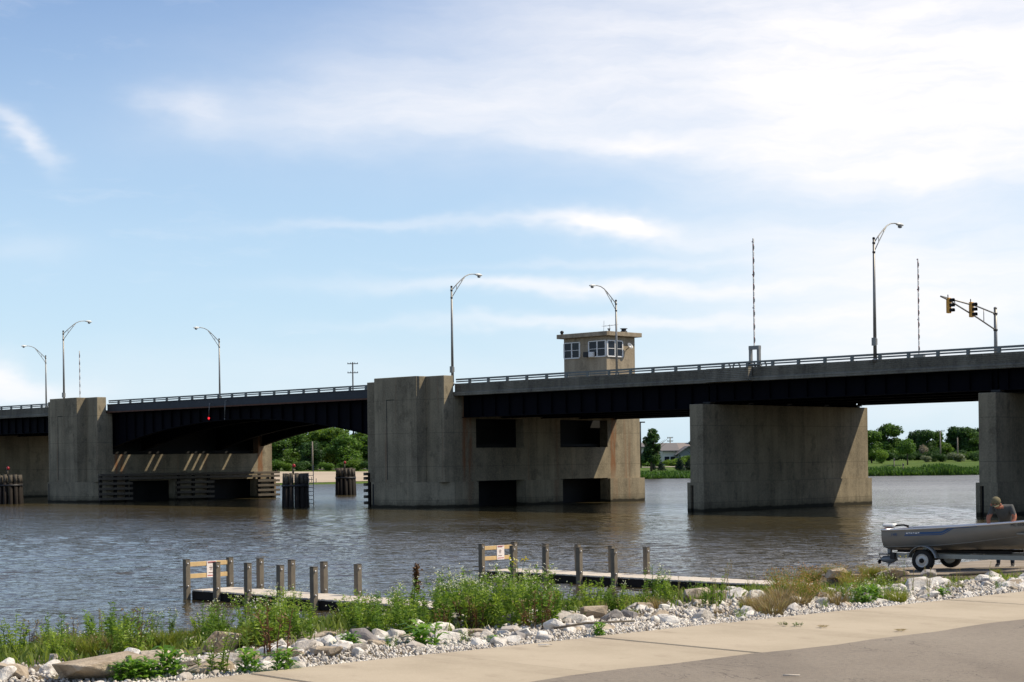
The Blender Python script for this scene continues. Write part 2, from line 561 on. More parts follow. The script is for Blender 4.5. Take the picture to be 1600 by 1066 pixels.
def ground_mats():
    m, b = new_mat('asphalt'); c = n_coord('Object')
    n1 = n_noise(c, .45, 4, .6); n2 = n_noise(c, 26., 3, .7); n3 = n_noise(c, 120., 2, .7)
    col = n_mix(n_range(n1, .3, .7), (.235, .195, .15), (.29, .245, .19))
    col = n_mix(n_range(n2, .4, .75) * .4, col, (.12, .105, .09))
    col = n_mix(n_range(n3, .55, .8) * .5, col, (.34, .31, .27))
    crack = n_noise(n_map(c, (1, 1, 1)), .55, 6, .7, .6)
    ck = n_range(N.math('ABSOLUTE', crack - .5), .0, .004, .7, 0.)
    col = n_mix(ck, col, (.06, .05, .045))
    col = n_mix(n_range(n_noise(n_map(c, (.9, .12, 1), rot=(0, 0, R(40))), 1., 4, .6), .52, .66) * .3, col, (.15, .125, .10))
    col = n_mix(n_range(n_noise(c, 1.4, 5, .75), .66, .74) * .45, col, (.11, .09, .07))
    put(b, 'Base Color', col); put(b, 'Roughness', .92); put(b, 'Specular IOR Level', .25)
    n_bump(b, n3 + n2, .006, .8); M['asphalt'] = m

    m, b = new_mat('sidewalk_concrete'); c = n_coord('Object')
    n1 = n_noise(c, .8, 5, .65); n2 = n_noise(c, 45., 3, .7)
    col = n_mix(n_range(n1, .28, .72), (.37, .305, .215), (.455, .38, .275))
    col = n_mix(n_range(n2, .5, .8) * .3, col, (.60, .51, .38))
    st = N.math('MAXIMUM', n_range(n_noise(c, 2.3, 5, .7), .56, .74) * .5, n_range(n_noise(n_map(c, (.5, 2.2, 1)), 1., 5, .7), .55, .7) * .35)
    col = n_mix(st, col, (.27, .21, .15))
    put(b, 'Base Color', col); put(b, 'Roughness', .9); put(b, 'Specular IOR Level', .25)
    n_bump(b, n2, .004, .6); M['sidewalk'] = m

    m, b = new_mat('ramp_concrete'); c = n_coord('Object')
    n1 = n_noise(c, .9, 5, .65); n2 = n_noise(c, 30., 3, .7)
    col = n_mix(n_range(n1, .3, .7), (.23, .185, .135), (.33, .275, .21))
    col = n_mix(n_range(n2, .5, .8) * .3, col, (.42, .36, .28))
    put(b, 'Base Color', col); put(b, 'Roughness', .92); put(b, 'Specular IOR Level', .2)
    n_bump(b, n2, .006, .8); M['ramp'] = m

    m, b = new_mat('bank_soil'); g = N.nt.nodes.new('ShaderNodeNewGeometry').outputs['Position']
    n1 = n_noise(g, .9, 5, .65); n2 = n_noise(g, 18., 4, .7)
    col = n_mix(n_range(n1, .35, .65), (.15, .115, .07), (.27, .225, .16))
    col = n_mix(n_range(n2, .5, .7) * .7, col, (.46, .42, .36))
    col = n_mix(n_range(n_noise(g, .6, 4, .6), .5, .62) * .55, col, (.085, .11, .03))
    put(b, 'Base Color', col); put(b, 'Roughness', .95); put(b, 'Specular IOR Level', .1)
    n_bump(b, n2, .05, 1.); M['soil'] = m

    m, b = new_mat('far_grassland'); g = N.nt.nodes.new('ShaderNodeNewGeometry').outputs['Position']
    n1 = n_noise(n_map(g, (.05, .12, .1)), 1., 5, .65); n2 = n_noise(g, .9, 4, .7)
    col = n_mix(n_range(n1, .3, .7), (.06, .11, .02), (.115, .155, .033))
    col = n_mix(n_range(n2, .4, .7) * .4, col, (.045, .085, .018))
    put(b, 'Base Color', col); put(b, 'Roughness', .95); put(b, 'Specular IOR Level', .1)
    n_bump(b, n2, .3, 1.); M['far_grass'] = m

    M['far_gravel'] = simple('far_gravel', (.42, .34, .25), .95, 0, .25, .15)
    M['far_road'] = simple('far_road', (.50, .42, .36), .95, 0, .1, .2)

    m, b = new_mat('river_water'); g = N.nt.nodes.new('ShaderNodeNewGeometry').outputs['Position']
    put(b, 'Base Color', n_mix(n_noise(g, .05, 3), (.050, .040, .018), (.066, .052, .024)))
    put(b, 'Roughness', n_range(n_xyz(g)[1], 80., 270., .06, .30)); put(b, 'IOR', 1.33); put(b, 'Specular IOR Level', .5)
    w0 = n_noise(n_map(g, (.55, .8, 1), rot=(0, 0, R(20))), 1., 2, .5)
    w1 = n_noise(n_map(g, (1.7, 2.5, 1), rot=(0, 0, R(28))), 1., 2, .55, .2)
    w2 = n_noise(n_map(g, (5., 6.5, 1), rot=(0, 0, R(5))), 1., 2, .55)
    calm = n_range(n_noise(n_map(g, (.02, .05, 1)), 1., 3, .5), .38, .62, .6, 1.15)
    h = (w0 * .16 + w1 * .12 + w2 * .05) * calm * n_range(n_xyz(g)[1], 60., 230., 1., 1.7)
    n_bump(b, h, .52, 1.); M['water'] = m


ground_mats()

# ------------------------------------------------------------------ the setting
def grid_mesh(name, xs, ys, fn, mat, smooth=True):
    nx, ny = len(xs), len(ys)
    V = np.array([fn(x, y) for y in ys for x in xs], dtype=np.float32)
    i = np.arange(nx * ny).reshape(ny, nx)
    T = np.stack([i[:-1, :-1], i[:-1, 1:], i[1:, 1:], i[1:, :-1]], -1).reshape(-1, 4)
    me = indexed_mesh(name, V, T); me.materials.append(mat)
    me.polygons.foreach_set('use_smooth', np.full(len(T), smooth))
    return link(name, me)


SHORE_RZ = -math.pi / 4
# the river: one sheet with wind chop as real waves, finest where the river is nearest
def river():
    dy = np.concatenate([np.linspace(400, 300, 60), np.arange(299.6, 28., -.36)])
    Yr = H * F / dy; Yr[-1] = 420
    av = np.concatenate([np.linspace(-1.6, -.37, 40), np.arange(-.365, .366, .00105), np.linspace(.37, 1.6, 40)])
    A, YY = np.meshgrid(av, Yr); X = A * YY
    sp = np.gradient(Yr); step = np.abs(sp)[:, None] * np.ones_like(A)
    rg = np.random.default_rng(5); Z = np.zeros_like(X)
    lam = np.exp(rg.uniform(math.log(.32), math.log(2.0), 60))
    for l in lam:
        th = R(-62) + rg.normal(0, .55); k = 2 * math.pi / l
        keep = np.clip((l / step - 1.8) / 2.2, 0, 1)
        amp = .0094 * math.sqrt(2) / k * (1. if l < 2 else .7)
        ph = k * (X * math.cos(th) + YY * math.sin(th)) + rg.uniform(0, 6.28)
        Z += keep * amp * (np.sin(ph) + .25 * np.cos(2 * ph))
    patch = 1 + .35 * np.sin(X * .11 + YY * .05) * np.sin(YY * .09 - X * .03 + 1)
    Z *= patch
    inner = np.abs(A) < .366
    Z = np.where(inner, Z, 0)
    ny, nx = X.shape
    V = np.stack([X, YY, Z], -1).reshape(-1, 3)
    i = np.arange(nx * ny).reshape(ny, nx)
    T = np.stack([i[:-1, :-1], i[:-1, 1:], i[1:, 1:], i[1:, :-1]], -1).reshape(-1, 4)
    V = np.concatenate([V, [(-9000, -300, -.3), (9000, -300, -.3), (9000, 14000, -.3), (-9000, 14000, -.3)]])
    T = np.concatenate([T, [[len(V) - 4, len(V) - 3, len(V) - 2, len(V) - 1]]])
    me = indexed_mesh('river_water', V, T); me.materials.append(M['water'])
    me.polygons.foreach_set('use_smooth', np.ones(len(T), dtype=bool))
    tag(link('river_water', me), kind='structure')


river()

xs = [-60, -44, -36] + list(np.arange(-32, -10.2, .35)) + [-10.3, -9.5, -8.4]
ys = [-400, -200, -100, -60, -30, -15] + list(np.arange(-6, 50, .35)) + [52, 56, 62, 70, 80, 95, 120, 160, 240, 400]
bank = grid_mesh('river_bank', xs, ys, lambda s, t: shore_pt(s, t, bank_z(s, t) if s > -32 else -1.6), M['soil'])
tag(bank, kind='structure')

# asphalt lot: one sheet, its river edge a little uneven
a = MB(); tt = [-400, -120, -40] + list(np.arange(-10, 45, .5)) + [60, 120, 400]
edge = [shore_pt(-8.55 + .055 * (min(max(t, -12), 40) - 15) + .05 * math.sin(t * 1.1) + .03 * math.sin(t * 3.7), t, 1.704) for t in tt]
back = [shore_pt(900, t, 1.704) for t in tt]
a.loft([edge, back], closed=False, smooth=False)
tag(a.build('asphalt_lot', M['asphalt']), kind='structure')

# sidewalk of separate slabs, root is the bedding below them
sw = MB(); sw.box(-10.44, -8.3, -12, 62, 1.5, 1.64)
sidewalk = sw.build('sidewalk', M['ramp']); _dl = math.atan(.055)
sidewalk.rotation_euler.z = SHORE_RZ - _dl
_pv = Vector((-10.45, 17, 0)); sidewalk.location = Matrix.Rotation(SHORE_RZ, 3, 'Z') @ _pv - Matrix.Rotation(SHORE_RZ - _dl, 3, 'Z') @ _pv
tag(sidewalk, kind='structure')
slab_len = 1.83
slabs = []
for v in range(4):
    m = MB(); m.box(-10.45, -8.3, .009, slab_len - .009, 1.55, 1.70)
    slabs.append(bevel(m.build('slab', M['sidewalk']), .007).data)
    bpy.data.objects.remove(bpy.data.objects['slab'])
for k in range(-8, 30):
    o = link('slab', slabs[k % 4], sidewalk)
    o.location = (random.uniform(-.008, .008), 11.72 + k * slab_len, random.uniform(-.007, .001))

# boat ramp of concrete panels
ramp = MB(); ramp.box(-23.5, -12., 33.7, 41.7, -.6, .45)
ramp_o = ramp.build('boat_ramp', M['ramp']); tag(ramp_o, kind='structure')


def ramp_z(s): return ramp_h(s)


ramp_o.rotation_euler.z = SHORE_RZ
for i in range(3):
    s0 = -23.6 + i * 3.75
    for j in range(2):
        t0 = 33.6 + j * 4.1
        m = MB(); P4 = [(s0 + .01, t0 + .01), (s0 + 3.74, t0 + .01), (s0 + 3.74, t0 + 4.09), (s0 + .01, t0 + 4.09)]
        m._add([(x, y, ramp_z(x) - .1) for x, y in P4] + [(x, y, ramp_z(x)) for x, y in P4],
               [(3, 2, 1, 0), (4, 5, 6, 7), (0, 1, 5, 4), (1, 2, 6, 5), (2, 3, 7, 6), (3, 0, 4, 7)])
        m.build('panel', M['ramp'], ramp_o)

# far land
SHX = [-6000, -900, -300, -120, -60, -29, 0, 25, 68, 200, 600, 6000]
SHY = [60, 100, 160, 205, 249, 267, 281, 288, 289, 292, 330, 400]


def far_shore(x): return float(np.interp(x, SHX, SHY))


def far_z(x, y):
    d = y - far_shore(x)
    z = float(np.interp(d, [-6, 0, 2, 8, 30, 80, 400, 9000], [-.6, .0, .35, .8, 1.65, 2.15, 2.5, 2.9]))
    return z + .12 * math.sin(x * .09) * math.sin(y * .07) * min(1, max(0, d / 20))


fx = [-6000, -1500, -700, -400, -250] + list(np.arange(-160, 161, 5)) + [200, 260, 400, 700, 1500, 6000]
fd = [-6, 0, 1, 2, 4, 8, 14, 20, 30, 42, 60, 80, 110, 160, 240, 400, 800, 2000, 9000]
nx = len(fx)
V = [(x, far_shore(x) + d, far_z(x, far_shore(x) + d)) for d in fd for x in fx]
i = np.arange(nx * len(fd)).reshape(len(fd), nx)
T = np.stack([i[:-1, :-1], i[:-1, 1:], i[1:, 1:], i[1:, :-1]], -1).reshape(-1, 4)
me = indexed_mesh('far_bank', V, T); me.materials.append(M['far_grass'])
tag(link('far_bank', me), kind='structure')


def far_sheet(name, pts, mat, lift=.05, n=8):
    """a patch lying on the far land: quad given by four pixels-with-depth corners, draped"""
    p = [Vector((x, y)) for x, y in pts]; V = []
    for a_ in range(n + 1):
        for b_ in range(n + 1):
            u, v = a_ / n, b_ / n
            q = (p[0] * (1 - u) + p[1] * u) * (1 - v) + (p[3] * (1 - u) + p[2] * u) * v
            V.append((q.x, q.y, far_z(q.x, q.y) + lift))
    i = np.arange((n + 1) ** 2).reshape(n + 1, n + 1)
    T = np.stack([i[:-1, :-1], i[1:, :-1], i[1:, 1:], i[:-1, 1:]], -1).reshape(-1, 4)
    me = indexed_mesh(name, V, T); me.materials.append(mat)
    return tag(link(name, me), kind='structure')


far_sheet('gravel_landing', [(-62, 250), (-8, 280), (-10, 304), (-50, 301)], M['far_gravel'], .06, 16)
far_sheet('far_road', [(-60, 322), (44, 322), (44, 329), (-60, 329)], M['far_road'], .08, 40)

# reed belt along the far waterline: nobody could count the blades
def reeds():
    n = 42000
    x = rng.uniform(-15, 150, n); d = rng.uniform(0, 1, n) ** 1.2 * 7.5
    keep = (x > 12) | (rng.uniform(0, 1, n) < .35); x, d = x[keep], d[keep]; n = len(x)
    y = np.array([far_shore(v) for v in x]) + d
    z = np.interp(d, [0, 2, 8], [0, .35, .8])
    hgt = rng.uniform(.55, 1.25, n) * np.where(x < 32, .6, 1.) * (.8 + .35 * np.sin(x * .55) * np.sin(x * .17 + 2))
    ang = rng.uniform(0, math.pi, n); wd = rng.uniform(.06, .16, n)
    lean = rng.normal(0, .22, (n, 2))
    dx, dy = np.cos(ang) * wd, np.sin(ang) * wd
    V = np.zeros((n, 4, 3))
    V[:, 0] = np.stack([x - dx, y - dy, z], 1); V[:, 1] = np.stack([x + dx, y + dy, z], 1)
    V[:, 2] = np.stack([x + dx * .4 + lean[:, 0], y + dy * .4 + lean[:, 1], z + hgt], 1)
    V[:, 3] = np.stack([x - dx * .4 + lean[:, 0], y - dy * .4 + lean[:, 1], z + hgt * .93], 1)
    me = quads_mesh('shore_reeds', V); me.materials.append(M['reed'])
    tag(link('shore_reeds', me), 'green reed belt lining the far waterline', 'reeds', kind='stuff')


reeds()

# ------------------------------------------------------------------ the drawbridge
T0, T1 = .35, 18.35                       # near and far faces of the deck
S_L, S_R = -132., 46.                     # ends of the deck
PL, PR = -70.8, -25.75                    # centres of the two bascule piers (along the deck)
HW = 4.15                                 # half width of their shafts
BZ = -math.pi / 4
bridge = empty('bascule_bridge', (BX, BY, 0), BZ, 'long dark steel drawbridge with concrete parapet and two rail bars crossing the river', 'bridge')
SPANS = [(S_L, PL - HW, 'c'), (PL + HW, PR - HW, 's'), (PR + HW, S_R, 'c')]

# deck: approach slabs, leaf with the open joint that lets the light through
d = MB()
d.box(S_L, PL - HW + 6, T0 + .3, T1 - .3, 7.95, 8.2)
d.box(PR - HW, S_R, T0 + .3, T1 - .3, 7.95, 8.2)
d.build('deck_slab', M['concrete_plain'], bridge)
gs0, gs1 = -65.7, -63.6
d = MB(); d.box(gs1, PR - HW - .06, T0 + .3, T1 - .3, 7.98, 8.19); d.box(PL - HW + 6.05, gs0, T0 + .3, T1 - .3, 7.98, 8.19)
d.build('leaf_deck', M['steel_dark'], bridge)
d = MB(); t = T0 + .3
while t < T1 - .5:
    op = (3.2 < t < 8.4) or (11.0 < t < 15.8)
    if op: d.box(gs0 + .002, gs1 - .002, t, t + .52, 8.0, 8.17); t += .86
    else: d.box(gs0 + .002, gs1 - .002, t, t + .35, 8.0, 8.17); t += .35
d.build('leaf_grating', M['steel_dark'], bridge)

# parapets: ribbed concrete upstands with a ledge, steel on the moving leaf
JOINTS = []
for side in (0, 1):
    def tq(t): return t if side == 0 else T0 + T1 - t
    for s0, s1, k in SPANS:
        m = MB()
        if k == 'c':
            prof = [(T0 - .05, 7.9), (T0 - .05, 8.12), (T0 + .06, 8.16)]
            zz = 8.16
            for q in range(5):
                prof += [(T0 + .06, zz + .015), (T0 + .085, zz + .022), (T0 + .085, zz + .03), (T0 + .06, zz + .037)]; zz += .108
            prof += [(T0 + .06, 8.74), (T0 + .1, 8.76), (T0 + .42, 8.76), (T0 + .46, 8.74), (T0 + .46, 8.2), (T0 + .46, 7.9)]
            cuts = [s0] + [c for c in np.arange(math.ceil(s0 / 7.48) * 7.48 + 1.2, s1, 7.48) if s0 + 1 < c < s1 - 1] + [s1]
            for c0, c1 in zip(cuts[:-1], cuts[1:]):
                m = MB()
                m.prism([(tq(p[0]), p[1]) for p in prof], c0 + .006, c1 - .006, 'x')
                recalc(m.build('parapet_panel', M['concrete_plain'], bridge))
        else:
            m.box(s0 + .05, s1 - .05, *sorted((tq(T0 + .02), tq(T0 + .2))), 8.06, 8.68)
            m.box(s0 + .05, s1 - .05, *sorted((tq(T0 - .02), tq(T0 + .02))), 8.62, 8.70)
            m.build('leaf_fascia', M['steel_fascia'], bridge)
            m = MB(); m.box(s0 + .05, s1 - .05, *sorted((tq(T0 - .03), tq(T0 + .25))), 7.94, 8.055)
            m.build('leaf_edge_beam', M['rusty'], bridge)
# rails and their posts
post_me = MB()
post_me.box(-.085, .085, -.06, .08, 8.70, 9.03); post_me.box(-.09, .09, -.09, .10, 8.70, 8.775)
post_me = post_me.mesh('rail_post', M['rail'])
for side in (0, 1):
    tr = T0 + .22 if side == 0 else T1 - .22
    for s0, s1, k in SPANS:
        zt = 0. if k == 'c' else -.05
        for z, r in ((9.05, .058), (8.895, .042)):
            m = MB(); m.box(s0 + .02, s1 - .02, tr - r, tr + r, z - r + zt, z + r + zt); m.build('rail', M['rail'], bridge)
        s = math.ceil(s0 / 1.87) * 1.87 + .35
        while s < s1 - .2:
            o = link('rail_post', post_me, bridge); o.location = (s, tr + (.0), zt); s += 1.87

# girders
def arch_z(s): return max(4.6, 6.95 - .0058 * (s - (-48.3)) ** 2)


for gi, tg in enumerate((T0 + .95, 5.2, 9.35, 13.5, T1 - .95)):
    outer = gi in (0, 4)
    for s0, s1, zb in ((S_L, PL - HW, 6.45), (PR + HW, .5, 6.42), (.62, 20.4, 6.82), (20.5, 40., 6.82)):
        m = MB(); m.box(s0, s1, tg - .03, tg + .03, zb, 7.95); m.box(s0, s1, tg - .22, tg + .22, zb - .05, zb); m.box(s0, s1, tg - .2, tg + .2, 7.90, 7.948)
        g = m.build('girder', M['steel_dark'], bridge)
        if outer:
            me_s = MB(); sg = -1 if gi == 0 else 1
            me_s.box(-.02, .02, *sorted((sg * .03, sg * .19)), zb + .01, 7.895); me_s = me_s.mesh('stiffener', M['steel_dark'])
            s = s0 + .6
            while s < s1:
                if s > -90 and s < 24:
                    o = link('stiffener', me_s, g); o.location = (s, tg, 0)
                s += 1.35
    # leaf girder with its arched lower edge
    if gi in (0, 1, 3, 4):
        ss = np.linspace(PL + 1.0, PR - HW + .02, 40)
        lo = [(s, arch_z(s)) for s in ss]
        m = MB(); m.prism(lo + [(ss[-1], 7.93), (ss[0], 7.93)], tg - .03, tg + .03, 'y')
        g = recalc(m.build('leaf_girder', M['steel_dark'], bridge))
        m = MB()
        rings = [[Vector((s, tg + dt, z + dz)) for dt, dz in ((-.24, -.05), (.24, -.05), (.24, 0), (-.24, 0))] for s, z in lo]
        m.loft(rings, smooth=False); m.build('flange', M['steel_dark'], g)
        if outer:
            sg = -1 if gi == 0 else 1
            for s in np.arange(PL + HW + .4, PR - HW, 1.4):
                m = MB(); m.box(s - .02, s + .02, *sorted((tg + sg * .03, tg + sg * .2)), arch_z(s) + .01, 7.925); m.build('stiffener', M['steel_dark'], g)
# cross beams under the deck
for s in np.arange(-60.5, PR - HW - .6, 2.9):
    m = MB(); m.box(s - .1, s + .1, T0 + 1.2, T1 - 1.2, 7.2 if abs(s + 48.3) > 3 else 7.35, 7.94); m.build('cross_beam', M['steel_dark'], bridge)
for s in list(np.arange(-130, PL - HW - 1, 4.5)) + list(np.arange(PR + HW + 1.2, 40, 4.5)):
    m = MB(); m.box(s - .08, s + .08, T0 + 1.0, T1 - 1.0, 7.1, 7.9); m.build('cross_beam', M['steel_dark'], bridge)
# soffit plates between girders keep the underside closed
for s in (.525, 20.4):
    for tg in (T0 + .95, 5.2, 9.35, 13.5, T1 - .95):
        m = MB(); m.box(s - .28, s + .28, tg - .25, tg + .25, 6.70, 6.79 if s > 1 else 6.765); m.box(s - .16, s + .16, tg - .16, tg + .16, 6.60, 6.70)
        m.build('bearing', M['dark_metal'], bridge)

# channel lanterns hung below the leaf
def pendant(s, z0, z1, lit, label):
    r = empty('channel_lantern', bridge_pt(s, T0 - .15, 0), BZ, label, 'lantern')
    m = MB(); m.tube([(0, 0, z1), (-.1, 0, z0 + .12)], .025, 6); m.tube([(0, .25, z1), (0, 0, z1)], .025, 6); m.build('hanger', M['pole'], r)
    m = MB(); m.lathe([(.02, z0 + .09), (.075, z0 + .07), (.075, z0 - .05), (.03, z0 - .08)] if lit else [(.02, z0 + .06), (.04, z0 + .05), (.04, z0 - .05), (.02, z0 - .06)], 12, Matrix.Translation((-.1, 0, 0)))
    m.build('lens', M['red_lit'] if lit else M['pole'], r)


pendant(-50.9, 7.05, 8.3, True, 'lit red channel lantern hanging below the drawbridge leaf')
pendant(-48.7, 6.95, 8.45, False, 'unlit pale lantern on a drop pipe beside the red lantern')


# ------------------------------------------------------------------ piers
def plain_pier(s, label, t1=17.95):
    r = empty('bridge_pier', bridge_pt(s, 0, 0), BZ, label, 'pier')
    m = MB(); m.box(0, 1.05, 0, t1, 1.78, 6.62)
    bevel(m.build('shaft', M['concrete_clean'], r), .03)
    m = MB()                                   # cut-water base with the vertical slot in its nose
    m.box(-.13, .12, -.13, .12, -2.5, 1.8); m.box(.36, 1.19, -.13, .12, -2.5, 1.8); m.box(.12, .36, -.13, .12, 1.62, 1.8); m.box(-.13, 1.19, .12, t1 + .2, -2.5, 1.8)
    m.build('base', M['concrete_clean'], r)
    m = MB(); m.box(.122, .358, .06, .118, -1, 1.61); m.build('slot', M['black'], r)
    return r


plain_pier(0., 'plain concrete wall pier right of the control tower, with sunlit far end')
plain_pier(19.95, 'dark concrete pier at the right edge behind the man and boat')
plain_pier(-99.05, 'shaded concrete wall pier at the far left, seen past the pile cluster')
plain_pier(40.2, 'shoreward concrete pier beyond the right edge')
ab_ = empty('abutment', bridge_pt(45.4, 0, 0), BZ, 'unseen concrete abutment added beyond the right edge, carrying the bridge ashore', 'abutment')  # unseen landing and fill, added to hold low sky light off the piers
m = MB(); m.box(0, 1.2, -.4, 19.1, -1, 7.85); m.build('front_wall', M['concrete_clean'], ab_)
for y0 in (-1.6, 19.1):
    m = MB(); m.prism([(0, -1), (16, -1), (16, 3.0), (3, 8.4), (0, 8.4)], y0, y0 + 1.2, 'y'); recalc(m.build('wing_wall', M['concrete_clean'], ab_))
m = MB(); m.box(1.2, 40, -.4, 19.1, 1.0, 8.15); m.build('approach_fill', M['soil'], ab_)


def bascule_pier(c, label, bascule_right, tower=False):
    r = empty('bascule_pier', bridge_pt(c, 0, 0), BZ, label, 'pier')
    far = 20.3 if tower else 18.5
    ctr = T0 + T1
    # front block with its two setbacks; the deck passes behind it
    m = MB(); m.box(-2.3, 2.25, -1.55, T0 - .06, 1.8, 9.34); bevel(m.build('front_block', M['concrete'], r), .025)
    m = MB(); m.box(2.25, HW, -.65, T0 - .06, 1.8, 9.33); bevel(m.build('setback_block', M['concrete'], r), .025)
    m = MB(); m.box(-HW, -2.3, -.65, T0 - .06, 1.8, 9.14); bevel(m.build('setback_block', M['concrete'], r), .025)
    # shallow recessed panel line on the front block
    for x0, x1, z0, z1 in ((-.96, -.90, 2.0, 7.75), (-.90, -.15, 7.70, 7.75)):
        m = MB(); m.box(x0, x1, -1.556, -1.546, z0, z1); m.build('panel_joint', M['black'], r)
    # side walls of the hollow pier, with openings
    for sg in (-1, 1):
        x0, x1 = sorted((sg * (HW - .8), sg * HW))
        m = MB()
        lo = [(2.45, 7.28), (11.2, 16.5)]
        open_up = bascule_right == (sg > 0)
        ts = [T0 - .06, 2.45, 7.28, 11.2, 16.5, far - .85]
        for a_, b_ in ((ts[0], ts[1]), (ts[2], ts[3]), (ts[4], far)):
            top = 7.9
            if open_up: top = 4.25 if b_ < far else 4.25
            m.box(x0, x1, a_, b_, -2.5, top)
            if open_up and b_ == far: m.box(x0, x1, 16.9, far, 4.25, 7.9)
            if open_up and a_ == ts[0]: m.box(x0, x1, ts[0], .9, 4.25, 7.9)
        for a_, b_ in lo:
            m.box(x0, x1, a_, b_, 1.86, 4.23)
            if not open_up: m.box(x0, x1, a_, b_, 6.30, 7.9)
        m.build('side_wall', M['concrete'], r)
    m = MB(); m.box(-HW + .8, HW - .8, far - .9, far, -2.5, 7.9); m.box(-HW + .8, HW - .8, T0 - .06, 1.2, -2.5, 7.9); m.build('end_wall', M['concrete'], r)
    m = MB(); m.box(-HW + .85, HW - .85, 1.25, far - .95, 4.3, 4.5); m.box(-HW + 2., HW - 2., 1.25, far - .95, -2.5, 7.88); m.build('shade_core', M['black'], r)  # black filler: deep shade inside the openings, put in as colour
    # flared base: chamfered plan, notched where the low openings are
    fl = .2
    prof = [(-HW - fl, .9), (-HW - fl, .12), (-2.5, -1.75), (2.4, -1.75), (HW + fl, .12), (HW + fl, .9)]
    m = MB(); m.prism([(x, y) for x, y in prof], -2.5, 1.82, 'z')
    recalc(m.build('base', M['concrete'], r))
    for sg in (-1, 1):
        x0, x1 = sorted((sg * HW + sg * .004, sg * (HW + fl)))
        for a_, b_ in ((.9, 2.45), (7.28, 11.2), (16.55, far + .3)):
            m = MB(); m.box(x0, x1, a_, b_, -2.5, 1.82); m.build('base', M['concrete'], r)
    m = MB(); m.box(-HW - fl + .01, HW + fl - .01, far + .002, far + .3, -2.5, 1.82); m.build('base', M['concrete'], r)
    m = MB(); m.box(-2.36, -2.2, -1.757, -1.745, .15, 1.7); m.build('slot', M['black'], r)
    if tower:
        Mx = Matrix.Translation((-3.25, -.95, 0)) @ Matrix.Rotation(R(-45.4), 4, 'Z')
        m = MB(); m.box(-.30, .36, -.02, .012, .75, 1.72, Mx); m.build('blue_patch', M['blue_paint'], r)['label'] = 'dark blue paint patch on the pier base'
    # timber fender on the channel side
    sg = 1 if bascule_right else -1
    f = empty('timber_fender', bridge_pt(c + sg * (HW + (.25 if bascule_right else -.24)), 0, 0), BZ,
              'weathered timber fender of stacked walers along the left bascule pier' if bascule_right else 'timber fender ends peeking out left of the control tower pier', 'fender')
    q = [1, -1][sg < 0]
    for k, z in enumerate((.30, .75, 1.2, 1.65, 2.1, 2.42)):
        rngs = [(-.9, 18.9)] if k >= 4 else [(-.9, 2.5), (7.2, 11.3), (16.3, 18.9)]
        for a_, b_ in rngs:
            m = MB(); m.box(*sorted((q * .18, q * .48)), a_, b_, z - .11, z + .11)
            bevel(m.build('waler', M['timber_grey'], f), .02)
    for t in (-.6, .9, 2.1, 7.6, 9.2, 10.9, 16.7, 18.3):
        m = MB(); m.box(*sorted((q * .0, q * .177)), t - .13, t + .13, -1.5, 2.5); m.build('fender_post', M['timber_dark'], f)
    return r


bascule_pier(PL, 'left bascule pier with stepped concrete front and timber fender', True)
bascule_pier(PR, 'big stepped concrete bascule pier with dark openings below the control tower', False, True)

# ------------------------------------------------------------------ control tower
TS0, TS1, TT0, TT1 = -28.1, -23.5, 18.62, 22.0
tower = empty('control_tower', bridge_pt(TS0, TT0, 0), BZ, 'tan concrete control tower with flat overhanging roof and white corner windows', 'tower')
tw, td = TS1 - TS0, TT1 - TT0
m = MB(); m.box(0, tw, 0, td, -2, 13.0); m.build('wall', M['tower_wall'], tower)
m = MB(); m.box(-.42, tw + .42, -.42, td + .42, 13.02, 13.36); bevel(m.build('roof', M['tower_wall'], tower), .02)


def tower_window(face, a0, a1, z0, z1, n):
    wn = empty('window', (0, 0, 0)); wn.parent = tower
    def bx(mb, u0, u1, za, zb, dep, dep0=0.):
        if face == 'f': mb.box(u0, u1, -dep, -dep0, za, zb)
        else: mb.box(tw + dep0, tw + dep, u0, u1, za, zb)
    fr = MB()
    bx(fr, a0, a1, z0 - .09, z0, .09); bx(fr, a0, a1, z1, z1 + .07, .07)
    step = (a1 - a0) / n
    for k in range(n + 1):
        u = a0 + k * step; bx(fr, u - .055, u + .055, z0, z1, .075)
    fr.build('frame', M['white'], wn)
    for k in range(n):
        zmid = (z0 + z1) / 2
        for za, zb, dp in ((z0, zmid - .02, .022), (zmid + .02, z1, .034)):
            p = MB(); bx(p, a0 + k * step + .055, a0 + (k + 1) * step - .055, za, zb, dp, .004); p.build('pane', M['glass'], wn)
        p = MB(); bx(p, a0 + k * step + .055, a0 + (k + 1) * step - .055, zmid - .02, zmid + .02, .05); p.build('sash_bar', M['white'], wn)


tower_window('f', .06, 1.75, 11.46, 12.62, 2)
tower_window('f', 2.75, tw - .06, 11.46, 12.62, 2)
tower_window('s', .06, 1.85, 11.46, 12.62, 2)
m = MB(); m.box(2.45, 2.95, -.42, -.1, 11.42, 11.82); bevel(m.build('air_conditioner', M['dark_metal'], tower), .02)
m = MB(); m.box(2.96, 3.42, -.36, -.1, 11.40, 11.80); bevel(m.build('air_conditioner_panel', M['white'], tower), .02)
Mx = Matrix.Translation((tw + .35, 2.35, 12.25)) @ Matrix.Rotation(R(60), 4, 'Y')
m = MB(); m.lathe([(.02, 0), (.16, .03), (.26, .1), (.27, .1), (.17, .02), (.02, -.02)], 18, Mx); m.build('floodlight', M['motor_grey'], tower)
m = MB(); m.tube([(tw, 2.35, 12.0), (tw + .2, 2.35, 12.1), (tw + .33, 2.35, 12.2)], .03, 6); m.build('floodlight_bracket', M['dark_metal'], tower)
m = MB(); m.lathe([(.1, 13.36), (.12, 13.5), (.16, 13.52), (.14, 13.64), (.04, 13.7)], 12, Matrix.Translation((-.2, .0, 0))); m.build('roof_lamp', M['dark_metal'], tower)
